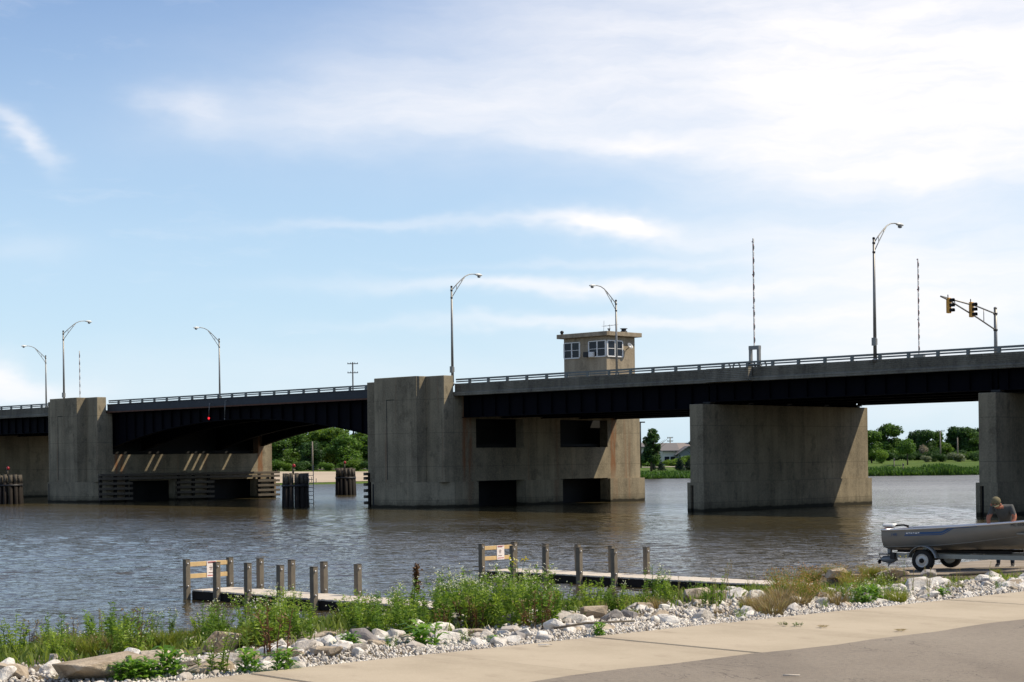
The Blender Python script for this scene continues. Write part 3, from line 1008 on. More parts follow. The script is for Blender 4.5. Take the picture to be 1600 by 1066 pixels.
m = MB(); m.lathe([(.28, 13.36), (.28, 13.5), (.2, 13.52), (.2, 13.66), (.3, 13.68), (.3, 13.72)], 14, Matrix.Translation((tw - .35, td - .9, 0))); m.build('roof_vent', M['dark_metal'], tower)
m = MB()
m.tube([(tw - .7, 1.2, 13.36), (tw - .7, 1.2, 14.0)], .02, 6); m.tube([(tw - 1.2, 1.0, 13.88), (tw - .2, 1.4, 13.95)], .015, 5)
for k in range(5):
    q = -1 + k * .25; m.tube([(tw - 1.2 + k * .25, 1.0 + k * .1 - .2, 13.88 + k * .017), (tw - 1.2 + k * .25, 1.0 + k * .1 + .25, 13.9 + k * .017)], .012, 4)
m.tube([(tw - 1.0, .8, 13.36), (tw - .95, .8, 14.3)], .012, 4); m.build('antenna', M['dark_metal'], tower)
m = MB(); m.lathe([(.05, 13.36), (.05, 13.55), (.12, 13.58), (.12, 13.64)], 10, Matrix.Translation((tw - .35, .7, 0))); m.build('roof_vent', M['dark_metal'], tower)

# ------------------------------------------------------------------ street lamps
def street_lamp(s, t, sg, label):
    r = empty('street_lamp', bridge_pt(s, t, 8.6), BZ, label, 'street lamp', 'street lamps along the bridge')
    m = MB(); m.tube([(0, 0, .0), (0, 0, 7.02)], [.105, .062], 10); m.lathe([(.17, .1), (.17, .17), (.11, .2), (.11, .24)], 10); m.build('pole', M['pole'], r)
    m = MB(); m.box(-.14, .14, -.13, -.1, .95, 1.4) if sg > 0 else m.box(-.14, .14, .1, .13, .95, 1.4)
    m.box(-.1, .1, -.105, .105, 1.0, 1.35); m.build('hand_box', M['pole'], r)
    m = MB(); m.lathe([(.08, 6.98), (.08, 7.06), (.05, 7.1)], 10); m.lathe([(.085, 6.2), (.085, 6.3)], 10); m.lathe([(.085, 6.72), (.085, 6.82)], 10); m.build('collar', M['dark_metal'], r)
    up = [(0, 0, 6.78), (0, sg * .5, 7.22), (0, sg * 1.0, 7.62), (0, sg * 1.35, 7.86), (0, sg * 1.75, 8.02), (0, sg * 2.15, 8.07), (0, sg * 2.4, 8.06)]
    lo = [(0, 0, 6.25), (0, sg * .5, 6.87), (0, sg * 1.0, 7.46), (0, sg * 1.3, 7.80)]
    m = MB(); m.tube(up, .034, 8); m.tube(lo, .028, 8); m.tube([up[1], lo[1]], .02, 6); m.tube([up[2], lo[2]], .02, 6); m.build('arm', M['pole'], r)
    # cobra head
    rings = []
    for u, wd, hi_, lo_ in ((2.36, .05, .05, .04), (2.46, .11, .09, .05), (2.62, .16, .12, .07), (2.8, .17, .11, .07), (2.95, .12, .07, .05), (3.02, .04, .02, .02)):
        rings.append([Vector((wd * math.cos(a_), sg * u, 8.05 + (hi_ if math.sin(a_) > 0 else lo_) * math.sin(a_) - (u - 2.36) * .05)) for a_ in np.linspace(0, 2 * math.pi, 12, endpoint=False)])
    m = MB(); m.loft(rings); hd = recalc(m.build('lamp_head', M['lamp_lens'], r))
    m = MB(); m.lathe([(.13, 7.98), (.12, 7.9), (.06, 7.86)], 12, Matrix.Translation((0, sg * 2.72, -.02)) ); m.build('lens', M['glass'] if False else M['motor_grey'], hd)
    return r


street_lamp(13.2, T0 + .1, 1, 'tallest street lamp with curved arm, right of the plain pier')
street_lamp(-21.85, T0 + .1, 1, 'street lamp with curved arm at the right corner of the stepped pier')
street_lamp(-74.0, T0 + .1, 1, 'street lamp with right-pointing arm above the left bascule pier')
street_lamp(-21.9, T1 - .35, -1, 'street lamp with left-pointing arm in front of the control tower')
street_lamp(-74.3, T1 - .35, -1, 'street lamp with left-pointing arm over the middle of the leaf')
street_lamp(-107.3, T1 - .35, -1, 'leftmost street lamp, arm pointing left beside the cloud')

# ------------------------------------------------------------------ barrier gates
def barrier_gate(s, t, top, label, near):
    r = empty('barrier_gate', bridge_pt(s, t, 8.2), BZ, label, 'barrier gate', 'raised barrier gates on the bridge')
    k = top - 8.2
    m = MB(); m.box(-.035, .015, -.035, .035, 1.85, k); m.build('arm', M['stripes'], r)
    z = 2.1; q = 0
    while z < k - .2:
        m = MB(); m.box(.016, .05, -.04, .04, z, z + .2); m.build('arm_plate', M['white'] if q % 2 else M['rail'], r); z += .4; q += 1
        if q % 5 == 0:
            m = MB(); m.lathe([(.03, 0), (.04, .02), (.04, .08), (.02, .1)], 8, Matrix.Translation((-.06, 0, z))); m.build('arm_light', M['red_glass'], r)
    m = MB()
    m.box(-.36, .40, -.12, .12, 1.62, 1.85)
    m.box(-.36, -.22, -.1, .1, .55, 1.62); m.box(.24, .40, -.1, .1, .55, 1.62); m.box(-.42, .46, -.14, .14, .62, .74); m.build('frame', M['pole'], r)
    m = MB(); m.box(-.45, .5, -.35, .35, 0, .55); bevel(m.build('housing', M['rail'], r), .03)
    for x in (-2.0, -1.25, -.1, .72):
        ring = [Vector((x + .26 * math.cos(a_), -.16, .62 + .26 * math.sin(a_))) for a_ in np.linspace(-.5, math.pi + .5, 14)]
        m = MB(); m.tube(ring, .05, 6); m.build('hoop', M['dark_metal'], r)
    return r


barrier_gate(4.3, 1.0, 16.55, 'raised striped barrier gate on the near side, standing in its frame', True)
barrier_gate(5.5, 17.4, 16.4, 'raised striped barrier gate left of the traffic signals', False)
barrier_gate(-99.2, 17.4, 15.75, 'distant raised striped barrier gate behind the left bascule pier', False)
# bay in the parapet at the near gate: sunlit end of the stepped panel
m = MB(); m.box(1.4, 4.62, T0 - .42, T0 - .056, 7.92, 8.74); m.box(1.4, 4.62, T0 - .47, T0 - .42, 7.92, 8.14)
m.build('parapet_bay', M['concrete_plain'], bridge)

# ------------------------------------------------------------------ traffic signal mast
ms = empty('traffic_signal', bridge_pt(10.85, T1 - .4, 8.2), BZ, 'traffic signal mast with two yellow signal heads on a trussed arm', 'traffic signal')
m = MB(); m.tube([(0, 0, 0), (0, 0, 4.55)], [.13, .10], 10); m.lathe([(.11, 4.5), (.11, 4.6), (.05, 4.64)], 10); m.build('pole', M['pole'], ms)
tip = Vector((0, -6.6, 4.95))
m = MB()
up = [Vector((0, 0, 4.2)), Vector((0, -2.2, 4.55)), tip]; lo = [Vector((0, 0, 3.15)), Vector((0, -2.2, 3.82)), Vector((0, -5.6, 4.75)), tip]
m.tube(up, .05, 8); m.tube(lo, .05, 8)
for f in (.22, .48, .75):
    y_ = -6.6 * f
    zu = np.interp(-y_, [0, 2.2, 6.6], [4.2, 4.55, 4.95]); zl = np.interp(-y_, [0, 2.2, 5.6, 6.6], [3.15, 3.82, 4.75, 4.95])
    m.tube([(0, y_, zl), (0, y_, zu)], .03, 6)
m.build('mast_arm', M['pole'], ms)
m = MB(); m.lathe([(.14, 4.14), (.14, 4.26)], 10); m.lathe([(.14, 3.09), (.14, 3.21)], 10); m.build('clamp', M['dark_metal'], ms)
for y_, zc in ((-5.75, 4.42), (-3.05, 4.30)):
    sh = empty('signal_head', (0, 0, 0)); sh.parent = ms
    m = MB(); m.box(-.06, .16, y_ - .15, y_ + .15, zc - .48, zc + .48); bevel(m.build('housing', M['signal_yellow'], sh), .03)
    for k in (-1, 0, 1):
        Mx = Matrix.Translation((.165, y_, zc + k * .31)) @ Matrix.Rotation(R(90), 4, 'Y')
        m = MB()
        ring = [Vector((math.cos(a_) * .125, math.sin(a_) * .125, 0)) for a_ in np.linspace(-R(130), R(130), 14)]
        # visor opens downward: half tube
        V0 = [Mx @ Vector((-v.x, v.y, 0)) for v in ring]; V1 = [Mx @ Vector((-v.x, v.y, .26)) for v in ring]
        m.loft([V0, V1], closed=False); m.build('visor', M['black'], sh)
        m = MB(); m.lathe([(.115, .0), (.11, .02), (.05, .04)], 14, Mx); m.build('lens', M['black'], sh)
    m = MB(); m.tube([(0, y_, zc + .47), (0, y_, zc + .68)], .035, 6); m.build('hanger', M['dark_metal'], sh)

# ------------------------------------------------------------------ pile clusters
def pile_cluster(loc, wid, hgt, label, lamp, ladder, seed):
    rr = random.Random(seed)
    r = empty('pile_cluster', loc, rr.uniform(0, 1), label, 'pile cluster', 'timber pile clusters in the river')
    rad = wid / 2 - .16
    pts = [(rad * math.cos(a_), rad * math.sin(a_)) for a_ in np.linspace(0, 2 * math.pi, 13, endpoint=False)] + [(rad * .45 * math.cos(a_), rad * .45 * math.sin(a_)) for a_ in np.linspace(0, 2 * math.pi, 5, endpoint=False)]
    for x, y in pts:
        h = hgt * rr.uniform(.955, 1.0)
        m = MB(); m.tube([(x * 1.12, y * 1.12, -2), (x, y, h * .72)], [.2, .175], 9); m.mi = 1
        m.tube([(x, y, h * .722), (x * .99, y * .99, h)], [.165, .15], 9)
        m.build('pile', [M['timber_dark'], M['pile_top']], r)
    m = MB(); m.lathe([(rad + .17, hgt * .60), (rad + .21, hgt * .60), (rad + .21, hgt * .66), (rad + .17, hgt * .66)], 26); m.build('binding', M['dark_metal'], r)
    if lamp:
        m = MB(); m.tube([(-.15, 0, hgt * .95), (-.15, 0, hgt + .42)], [.09, .07], 8); m.build('lamp_stand', M['pile_top'], r)
        m = MB(); m.lathe([(.10, hgt + .42), (.13, hgt + .46), (.12, hgt + .62), (.04, hgt + .68)], 12, Matrix.Translation((-.1, 0, 0))); m.build('lantern', M['red_glass'], r)
    if ladder:
        ld = MB(); a_ = -r.rotation_euler.z
        ex, ey = math.cos(a_), math.sin(a_)
        base = (rad + .34)
        def lp(o, z): return ((base + o) * ex, (base + o) * ey, z)
        ld.tube([lp(-.17, -1), lp(-.17, hgt * 1.0)], .03, 6); ld.tube([lp(.2, -1), lp(.2, hgt * 1.22)], .03, 6)
        for k in range(8): ld.tube([lp(-.17, .25 + k * .3), lp(.2, .25 + k * .3)], .022, 6)
        for z in (hgt * .5, hgt * .9): ld.tube([(rad * ex, rad * ey, z), lp(-.17, z)], .03, 6)
        ld.build('ladder', M['pole'], r)
    return r


pile_cluster((-16.2, 131.4, 0), 1.95, 2.55, 'pile cluster with ladder and red lantern in mid channel', True, True, 1)
pile_cluster((-16.8, 177.5, 0), 2.0, 2.75, 'pile cluster further off, just left of the stepped pier', True, False, 2)
pile_cluster((-44.0, 154., 0), 2.2, 2.6, 'pile cluster with red lantern cut by the left edge', True, False, 3)

# ------------------------------------------------------------------ trees
def crown_mesh(name, lobes, n, size, mat, rg, squash=1.):
    """leaf clumps: small rhombs scattered through a set of lobes"""
    lobes = np.array(lobes); vol = (lobes[:, 3] ** 2); pick = rg.choice(len(lobes), n, p=vol / vol.sum())
    L = lobes[pick]
    d = rg.normal(size=(n, 3)); d /= np.linalg.norm(d, axis=1)[:, None]
    rad = L[:, 3] * rg.uniform(.35, 1.0, n) ** .45
    bump = 1 + .16 * np.sin(d[:, 0] * 7 + pick) * np.sin(d[:, 1] * 6 + pick * 2) + .1 * rg.normal(size=n)
    P = L[:, :3] + d * (rad * bump)[:, None] * np.array([1, 1, squash])
    nrm = d + rg.normal(0, .7, (n, 3)); nrm /= np.linalg.norm(nrm, axis=1)[:, None]
    u = np.cross(nrm, rg.normal(size=(n, 3))); u /= np.linalg.norm(u, axis=1)[:, None]
    v = np.cross(nrm, u)
    ln = size * rg.uniform(.6, 1.35, n)[:, None]; wd = ln * rg.uniform(.45, .8, n)[:, None]
    V = np.stack([P - u * ln, P + v * wd, P + u * ln, P - v * wd], 1)
    me = quads_mesh(name, V); me.materials.append(mat)
    return me


def trunk_mesh(h, r, limbs, rg):
    m = MB()
    m.tube([(0, 0, -.3), (.05, 0, h * .25), (-.04, .05, h * .5), (.03, -.03, h * .8)], [r * 1.25, r, r * .8, r * .35], 8)
    for k in range(limbs):
        a_ = rg.uniform(0, 6.28); z0 = h * rg.uniform(.3, .6); L = h * rg.uniform(.2, .34)
        m.tube([(0, 0, z0), (math.cos(a_) * L * .5, math.sin(a_) * L * .5, z0 + L * .45), (math.cos(a_) * L, math.sin(a_) * L, z0 + L)], [r * .5, r * .32, r * .12], 6)
    return m.mesh('trunk', M['bark'])


def tree_proto(kind, seed):
    rg = np.random.default_rng(seed); lobes = []
    if kind == 'round':
        for k in range(11):
            a_ = rg.uniform(0, 6.28); e = rg.uniform(-.5, 1); rr_ = rg.uniform(.9, 2.2)
            lobes.append((math.cos(a_) * rr_ * (1 - .3 * abs(e)), math.sin(a_) * rr_ * (1 - .3 * abs(e)), 6.1 + e * 2.4, rg.uniform(1.1, 1.8)))
        lobes.append((0, 0, 6.3, 2.2)); return lobes, 7000, .24, .17, 7
    if kind == 'tall':
        for k in range(24):
            z = 2.6 + 6.5 * k / 23.; f = 1.1 - .085 * z; a_ = rg.uniform(0, 6.28); rr_ = f * rg.uniform(.3, 2.6)
            lobes.append((math.cos(a_) * rr_, math.sin(a_) * rr_, z, rg.uniform(.45, .95) * (.6 + .6 * f)))
        return lobes, 6000, .2, .15, 8
    if kind == 'bushy':                         # foliage to the ground
        for k in range(17):
            a_ = rg.uniform(0, 6.28); z = rg.uniform(1.2, 8.7); rr_ = rg.uniform(.3, 3.1) * (1 - .05 * z)
            lobes.append((math.cos(a_) * rr_, math.sin(a_) * rr_, z, rg.uniform(1.2, 2.0)))
        return lobes, 9000, .26, .17, 5
    if kind == 'spruce':
        for k in range(26):
            z = .9 + k * .35; w_ = 2.6 * (1 - z / 10.6); a_ = k * 2.4
            lobes.append((math.cos(a_) * w_ * .5, math.sin(a_) * w_ * .5, z, max(.25, w_ * .55)))
        return lobes, 3600, .17, .16, 0
    if kind == 'shrub':
        for k in range(9):
            a_ = rg.uniform(0, 6.28); rr_ = rg.uniform(0, 3.4)
            lobes.append((math.cos(a_) * rr_, math.sin(a_) * rr_, rg.uniform(2.5, 7), rg.uniform(2.0, 3.0)))
        return lobes, 5000, .3, .1, 4


_protos = {}


def tree(name, label, px, py_base, py_top, Y, kind, matk, seed=1, wide=1., cat='tree', group=None, z0=None):
    key = (kind, seed, matk)
    if key not in _protos:
        lobes, n, size, r, limbs = tree_proto(kind, seed); rg = np.random.default_rng(seed + 50)
        _protos[key] = (crown_mesh('crown', lobes, n, size, M[matk], rg, .85), trunk_mesh(9., r, limbs, rg))
    cm, tm = _protos[key]
    p = at(px, py_base, Y); zb_ = far_z(p.x, Y) if z0 is None else z0
    h = at(px, py_top, Y).z - zb_
    r = empty(name, (p.x, Y, zb_ - .05), random.uniform(0, 6.28), label, cat, group)
    k = h / 9.6; r.scale = (k * wide * 1.3, k * wide * 1.3, k)
    link('trunk', tm, r); link('crown', cm, r)
    return r


g1 = 'trees behind the gravel landing'
for k, (px, top, Y, kind, mt, sd, wd) in enumerate((
        (404, 684, 338, 'bushy', 'leaf_tree_dark', 11, 1.2), (436, 688, 322, 'bushy', 'leaf_tree', 12, 1.2), (462, 678, 330, 'bushy', 'leaf_tree', 13, 1.25),
        (484, 690, 318, 'bushy', 'leaf_tree_dark', 14, 1.05), (500, 672, 334, 'bushy', 'leaf_tree_light', 13, 1.2), (523, 669, 330, 'bushy', 'leaf_tree_light', 12, 1.15),
        (541, 680, 322, 'bushy', 'leaf_tree', 14, 1.1), (560, 675, 336, 'bushy', 'leaf_tree_light', 11, 1.2), (584, 680, 326, 'bushy', 'leaf_tree', 12, 1.2),
        (612, 676, 334, 'bushy', 'leaf_tree_dark', 13, 1.2), (372, 686, 330, 'bushy', 'leaf_tree', 14, 1.2), (340, 690, 328, 'bushy', 'leaf_tree', 12, 1.2))):
    rank = sorted((404, 436, 462, 484, 500, 523, 541, 560, 584, 612, 372, 340)).index(px)
    shade = {'leaf_tree_dark': 'dark', 'leaf_tree': 'mid-green', 'leaf_tree_light': 'bright green'}[mt]
    where = ('hidden behind the left pier', 'behind the left pier', 'at the sunlit edge of the left pier', 'first from the left under the leaf', 'second from the left under the leaf', 'third from the left, shorter, under the leaf',
             'fourth from the left under the leaf', 'tallest, fifth from the left under the leaf', 'sixth from the left under the leaf', 'at the edge of the stepped pier', 'partly behind the stepped pier', 'behind the stepped pier')[rank]
    tree('broadleaf_tree', shade + ' tree in the tree wall ' + where, px, 730, top, Y, kind, mt, sd, wd, group=g1)
for k, (px, top, Y) in enumerate(((430, 716, 312), (470, 718, 313), (556, 714, 312), (512, 720, 313), (580, 718, 311), (448, 720, 311), (535, 719, 312))):
    tree('shrub', 'low shrub at the foot of the trees seen under the bridge leaf', px, 730, top, Y, 'shrub', ('leaf_tree', 'leaf_tree_dark', 'leaf_tree_light')[k % 3], 31, 1.4, 'shrub', 'shrubs at the foot of the trees')

# gap right of the control tower pier
tree('young_tree', 'slender young tree beside the parking lamp, seen right of the tower pier', 1018, 742, 668, 299, 'tall', 'leaf_tree_dark', 21, 1.12)
tree('young_tree', 'leafy branch tips of a tree half hidden by the plain pier', 1090, 742, 676, 302, 'tall', 'leaf_tree_dark', 22, 1.1)
tree('spruce', 'small dark spruce left of the plain pier by the far road', 1062, 738, 711, 304, 'spruce', 'needle', 23, 1.3, 'spruce')
tree('spruce', 'tiny spruce standing right of the slender young tree', 1033, 736, 718, 306, 'spruce', 'needle', 24, 1.5, 'spruce')
tree('spruce', 'dark spruce touching the edge of the plain pier', 1077, 738, 714, 306, 'spruce', 'needle', 24, 1.6, 'spruce')
tree('spruce', 'thin spruce just right of the slender tree trunk', 1021, 736, 717, 308, 'spruce', 'needle', 23, 1., 'spruce')
tree('shrub', 'round green bush in front of the slate house', 1072, 722, 708, 335, 'shrub', 'leaf_tree_light', 31, 1.5, 'shrub')
tree('shrub', 'low hedge bush below the cream house wall', 1050, 724, 715, 333, 'shrub', 'leaf_tree_light', 32, 2.2, 'shrub')
tree('shrub', 'low hedge bush behind the slender tree', 1012, 725, 717, 334, 'shrub', 'leaf_tree', 32, 2.4, 'shrub')

# gap between the plain pier and the right pier
for lab, px, top, Y, kind, mt, sd, wd, nm in (
        ('dense green tree against the sunlit end of the plain pier', 1362, 674, 345, 'bushy', 'leaf_tree', 12, 1.0, 'broadleaf_tree'),
        ('tall rounded tree behind the lawn, left of the gap', 1388, 665, 385, 'bushy', 'leaf_tree', 13, 1.05, 'broadleaf_tree'),
        ('bright low tree below the tall rounded tree', 1377, 700, 338, 'shrub', 'leaf_tree_light', 31, .8, 'broadleaf_tree'),
        ('dark green lawn tree with a short trunk in front of the others', 1418, 686, 318, 'round', 'leaf_tree', 41, 1.0, 'lawn_tree'),
        ('small dark tree top between the tall tree and the conifers', 1430, 673, 398, 'bushy', 'leaf_tree_dark', 14, .75, 'broadleaf_tree'),
        ('dark tree left of the utility pole', 1449, 673, 392, 'bushy', 'leaf_tree_dark', 12, .85, 'broadleaf_tree'),
        ('mid green tree beside the utility pole', 1462, 676, 400, 'bushy', 'leaf_tree', 11, .9, 'broadleaf_tree'),
        ('bright green round tree right of the utility pole', 1479, 692, 372, 'bushy', 'leaf_tree_light', 14, .95, 'broadleaf_tree'),
        ('large dark tree right of the utility pole', 1495, 669, 395, 'bushy', 'leaf_tree_dark', 11, 1.05, 'broadleaf_tree'),
        ('large dark tree by the right pier, taller half', 1512, 670, 392, 'bushy', 'leaf_tree_dark', 13, 1.0, 'broadleaf_tree'),
        ('mid green tree touching the right pier', 1530, 676, 388, 'bushy', 'leaf_tree', 14, 1.1, 'broadleaf_tree'),
        ('pale blossoming tree behind the lawn tree', 1441, 692, 378, 'shrub', 'leaf_pink', 31, .62, 'blossom_tree'),
        ('dark tree filling the row behind the lawn tree', 1408, 690, 402, 'bushy', 'leaf_tree_dark', 12, 1.0, 'broadleaf_tree')):
    tree(nm, lab, px, 714, top, Y, kind, mt, sd, wd)
for lab, px, top, Y, mt, wd in (('large pale silvery shrub below the right trees', 1497, 705, 352, 'leaf_silver', 1.45), ('small pale silvery shrub right of the lawn tree', 1448, 710, 352, 'leaf_silver', 1.2),
                                ('dark bluish shrub at the foot of the utility pole', 1470, 706, 354, 'leaf_tree_dark', 1.3), ('low dark shrub beside the bluish shrub', 1460, 709, 356, 'leaf_tree_dark', 1.2),
                                ('green shrub row end by the right pier', 1525, 704, 356, 'leaf_tree_dark', 1.4)):
    tree('shrub', lab, px, 716, top, Y, 'shrub', mt, 31, wd, 'shrub')
for k in range(14):
    tree('shrub', 'dark undergrowth shrub closing the gaps below the far trees', 1362 + k * 13.4, 716, 702 + (k * 7) % 5, 372 + (k * 5) % 9, 'shrub', ('leaf_tree_dark', 'leaf_tree')[k % 2], 32, 1.5, 'shrub', 'undergrowth below the far trees')

for k in range(16):                                    # the tree row goes on behind the piers and past the right edge
    px = (1100 + k * 38) if k < 6 else (1545 + (k - 6) * 34)
    tree('broadleaf_tree', 'tree of the far row standing behind the piers or past the right edge', px, 714, 668 + (k * 7) % 14, 380 + (k * 11) % 24, 'bushy', ('leaf_tree_dark', 'leaf_tree', 'leaf_tree_light')[k % 3], 11 + k % 4, 1.05, group='far row behind the piers')

for k, (s_, t_) in enumerate(((47, 24), (52, 30), (44, 31), (49, 38), (58, 25), (50, -6), (56, -9), (62, -4), (55, -15))):  # unseen trees right of frame, added to keep low sky light off the piers
    q = bridge_pt(s_, t_, 0); key = ('bushy', 11 + k % 4, 'leaf_tree')
    r = empty('broadleaf_tree', (q.x, q.y, 1.0), k * 1.3, 'unseen leafy tree added beside the abutment to block low sky light', 'tree', 'unseen trees added beside the abutment'); r.scale = (1.15, 1.15, 1.05)
    if key in _protos: link('trunk', _protos[key][1], r); link('crown', _protos[key][0], r)


# ------------------------------------------------------------------ houses, poles
def house(label, px0, px1, py_ridge, py_eave, py_base, Y, wall, roof, gable, depth=10.):
    a_, b_ = at(px0, py_base, Y), at(px1, py_base, Y); x0, x1 = a_.x, b_.x
    zb_ = far_z((x0 + x1) / 2, Y) - .3; ze = at(px0, py_eave, Y).z; zr = at((px0 + px1) / 2, py_ridge, Y + depth / 2).z
    r = empty('house', (x0, Y, zb_), 0, label, 'house'); w_ = x1 - x0; e = ze - zb_; q = zr - zb_
    m = MB()
    if gable: m.prism([(0, 0), (w_, 0), (w_, e), (w_ / 2, q - .1), (0, e)], 0, depth, 'y')
    else: m.box(0, w_, 0, depth, 0, e)
    recalc(m.build('wall', M[wall], r))
    m = MB()
    if gable:
        for sg in (0, 1):
            xa = -.5 if sg == 0 else w_ + .5
            zz = e - .5 * (q - e) / (w_ / 2)
            m.prism([(xa, zz), (w_ / 2, q), (w_ / 2, q + .15), (xa, zz + .15)], -.5, depth + .5, 'y')
    else:
        m.prism([(-.5, e - .1), (depth / 2, q), (depth + .5, e - .1), (depth + .5, e + .1), (depth / 2, q + .2), (-.5, e + .1)], -.5, w_ + .5, 'x')
    recalc(m.build('roof', M[roof], r))
    for k in range(2):
        u = w_ * (.28 + .42 * k)
        f = MB(); f.box(u - .6, u + .6, -.05, -.002, 1.0, 2.1); wd = f.build('window', M['white'], r)
        f = MB(); f.box(u - .5, u + .5, -.06, -.052, 1.08, 2.02); f.build('pane', M['glass'], wd)
    return r


house('cream house with grey gabled roof behind the slender tree', 1036, 1058, 694, 705, 724, 352, 'siding', 'shingle_grey', False, 12)
house('long brown-roofed house behind the cream house', 1042, 1086, 693.5, 704, 724, 372, 'siding', 'shingle_brown', False, 14)
house('slate-coloured gabled house half hidden by the plain pier', 1060, 1094, 698, 709, 724, 348, 'siding_dark', 'shingle_grey', True, 9)
house('low grey-roofed house at the left behind the slender tree', 998, 1022, 693, 699, 724, 360, 'siding', 'shingle_grey', False, 12)


def utility_pole(label, px, py_top, Y, arms, mat='utility', wide=1.1, base=None):
    p = at(px, py_top, Y); zb_ = far_z(p.x, Y)
    r = empty('utility_pole', (p.x, Y, zb_), 0, label, 'utility pole'); h = p.z - zb_
    m = MB(); m.tube([(0, 0, 0), (0, 0, h)], [.17, .12], 8); m.build('pole', M[mat], r)
    for d_ in arms:
        m = MB(); m.box(-wide, wide, -.06, .06, h - d_ - .07, h - d_ + .07); m.build('crossarm', M[mat], r)
        for x in (-wide * .9, -wide * .4, wide * .4, wide * .9):
            m = MB(); m.lathe([(.05, h - d_ + .07), (.06, h - d_ + .2), (.03, h - d_ + .26)], 6, Matrix.Translation((x, 0, 0))); m.build('insulator', M['dark_metal'], r)
    return r


utility_pole('tall utility pole rising above the bridge rail left of the stepped pier', 551, 566, 330, (.3, 2.0), 'dark_metal', 1.0)
utility_pole('utility pole with one crossarm among the right-hand trees', 1469, 673, 360, (.1,), 'utility', .9)
utility_pole('shorter bare pole right of the utility pole among the trees', 1496, 684, 362, (.1,), 'utility', .12)
utility_pole('distant utility pole above the brown roof', 1047, 683, 420, (.2, 1.0), 'utility', .7)
utility_pole('bare grey pole standing before the tree wall under the leaf', 488, 690, 306, (), 'utility')
pl = utility_pole('dark parking lot lamp with flat top left of the slender tree', 1000.5, 660, 322, (), 'dark_metal')
hh = at(1000.5, 660, 322).z - pl.location.z
m = MB(); m.box(-1.0, .85, -.2, .2, hh - .1, hh + .12); m.build('lamp_head', M['dark_metal'], pl)
for px, top, lab in ((1397, 716, 'grey post at the edge of the reeds left of the lawn tree'), (1411, 724, 'dark short post at the waterline below the lawn tree')):
    p = at(px, top, 296); r = empty('shore_post', (p.x, 296, 0), 0, lab, 'post')
    m = MB(); m.tube([(0, 0, -.5), (0, 0, p.z)], .09, 7); m.build('post', M['utility'], r)
    m = MB(); m.box(-.13, .13, -.02, .02, p.z - .45, p.z - .1, Matrix.Translation((0, -.12, 0))); m.build('marker_plate', M['utility'], r)
for k, px in enumerate((483, 487, 494)):
    p = at(px, 748 - (k % 2) * 2, 268); r = empty('mooring_stake', (p.x, 268, -.5), 0, 'thin mooring stake standing off the gravel landing', 'stake', 'stakes off the gravel landing')
    m = MB(); m.tube([(0, 0, 0), (0, 0, p.z + .5)], [.07, .055], 6); m.build('stake', M['utility'], r)
    m = MB(); m.lathe([(.075, p.z + .42), (.075, p.z + .5), (.02, p.z + .54)], 6); m.build('stake_cap', M['pole'], r)

# ------------------------------------------------------------------ docks
def dock(near0, label, n=5, land=10.5):
    X, Y = near0
    r = empty('boat_dock', (X, Y, 0), SHORE_RZ, label, 'dock')
    W_, Z = 1.2, .20
    px_ = 0.
    k = 0; x = .12
    while x < land:
        m = MB(); m.box(x, x + .142, .03, W_ - .03, Z, Z + .035)
        o = m.build('plank', M['planks'], r); o.location.z = random.uniform(-.004, .004); o.location.y = random.uniform(-.012, .012)
        x += .151
    for y0 in (.035, W_ - .075):
        m = MB(); m.box(.1, land, y0, y0 + .04, Z - .2, Z - .001); m.build('side_beam', M['timber_dark'], r)
    m = MB(); m.box(.09, .13, .076, W_ - .076, Z - .2, Z - .003); m.build('end_beam', M['timber_dark'], r)
    for j in range(n):
        for side in (0, 1):
            y = -.045 if side == 0 else W_ + .045
            x = j * 1.24
            tp = .95 + random.uniform(-.015, .02)
            Mx = Matrix.Translation((x, y, 0)) @ Matrix.Rotation(random.uniform(-.06, .06), 4, 'Z') @ Matrix.Rotation(random.uniform(-.012, .012), 4, 'Y')
            m = MB(); m.box(-.07, .07, -.07, .07, -1.2, tp, Mx); po = bevel(m.build('post', M['post'], r), .012)
            m = MB(); m.box(-.074, .074, -.074, .074, tp + .001, tp + .012, Mx); m.build('post_cap', M['pile_top'], po)
            for z in (tp - .09, Z + .12):
                m = MB(); m.lathe([(.02, 0), (.02, .02), (.012, .03)], 8, Matrix.Translation((x + .072, y - .02, z)) @ Matrix.Rotation(R(90), 4, 'Y')); m.build('bolt', M['gunwale'], po)
    for z in (.50, .79):
        m = MB(); m.box(-.035, .003, .03, W_ - .03, z, z + .11, Matrix.Translation((.02, 0, 0))); bevel(m.build('guard_board', M['pine'], r), .006)
    sg = empty('sign_board', (0, 0, 0)); sg.parent = r
    y0, y1 = W_ * .44, W_ * .68
    m = MB(); m.box(.026, .034, y0, y1, .50, .905); m.build('sign_plate', M['sign'], sg)
    m = MB()
    for za, zb_, ya, yb in ((.845, .865, .03, .21), (.775, .785, .10, .14), (.735, .755, .07, .17), (.715, .725, .09, .15), (.69, .70, .08, .16), (.66, .668, .11, .13), (.605, .622, .05, .19)):
        m.box(.0345, .0355, y0 + ya, y0 + yb, za, zb_)
    m.build('sign_lines', M['sign_ink'], sg)
    m = MB(); m.box(.0345, .0355, y0 + .02, y1 - .02, .87, .888); m.box(.0345, .0355, y0 + .02, y1 - .02, .535, .555); m.build('sign_border', M['sign_red'], sg)
    return r


dock((-7.96, 43.1), 'wooden dock on the left with pale planks, paired posts and end guard boards')
dock((-.85, 49.3), 'wooden dock further right whose post rows line up, reaching the bank')

# ------------------------------------------------------------------ boat on trailer
AL = R(35)
TRL = Vector((9.32, 40.0, 0)); ZG = .655
TRZ = -AL                                            # local x towards the bow, y away from the viewer


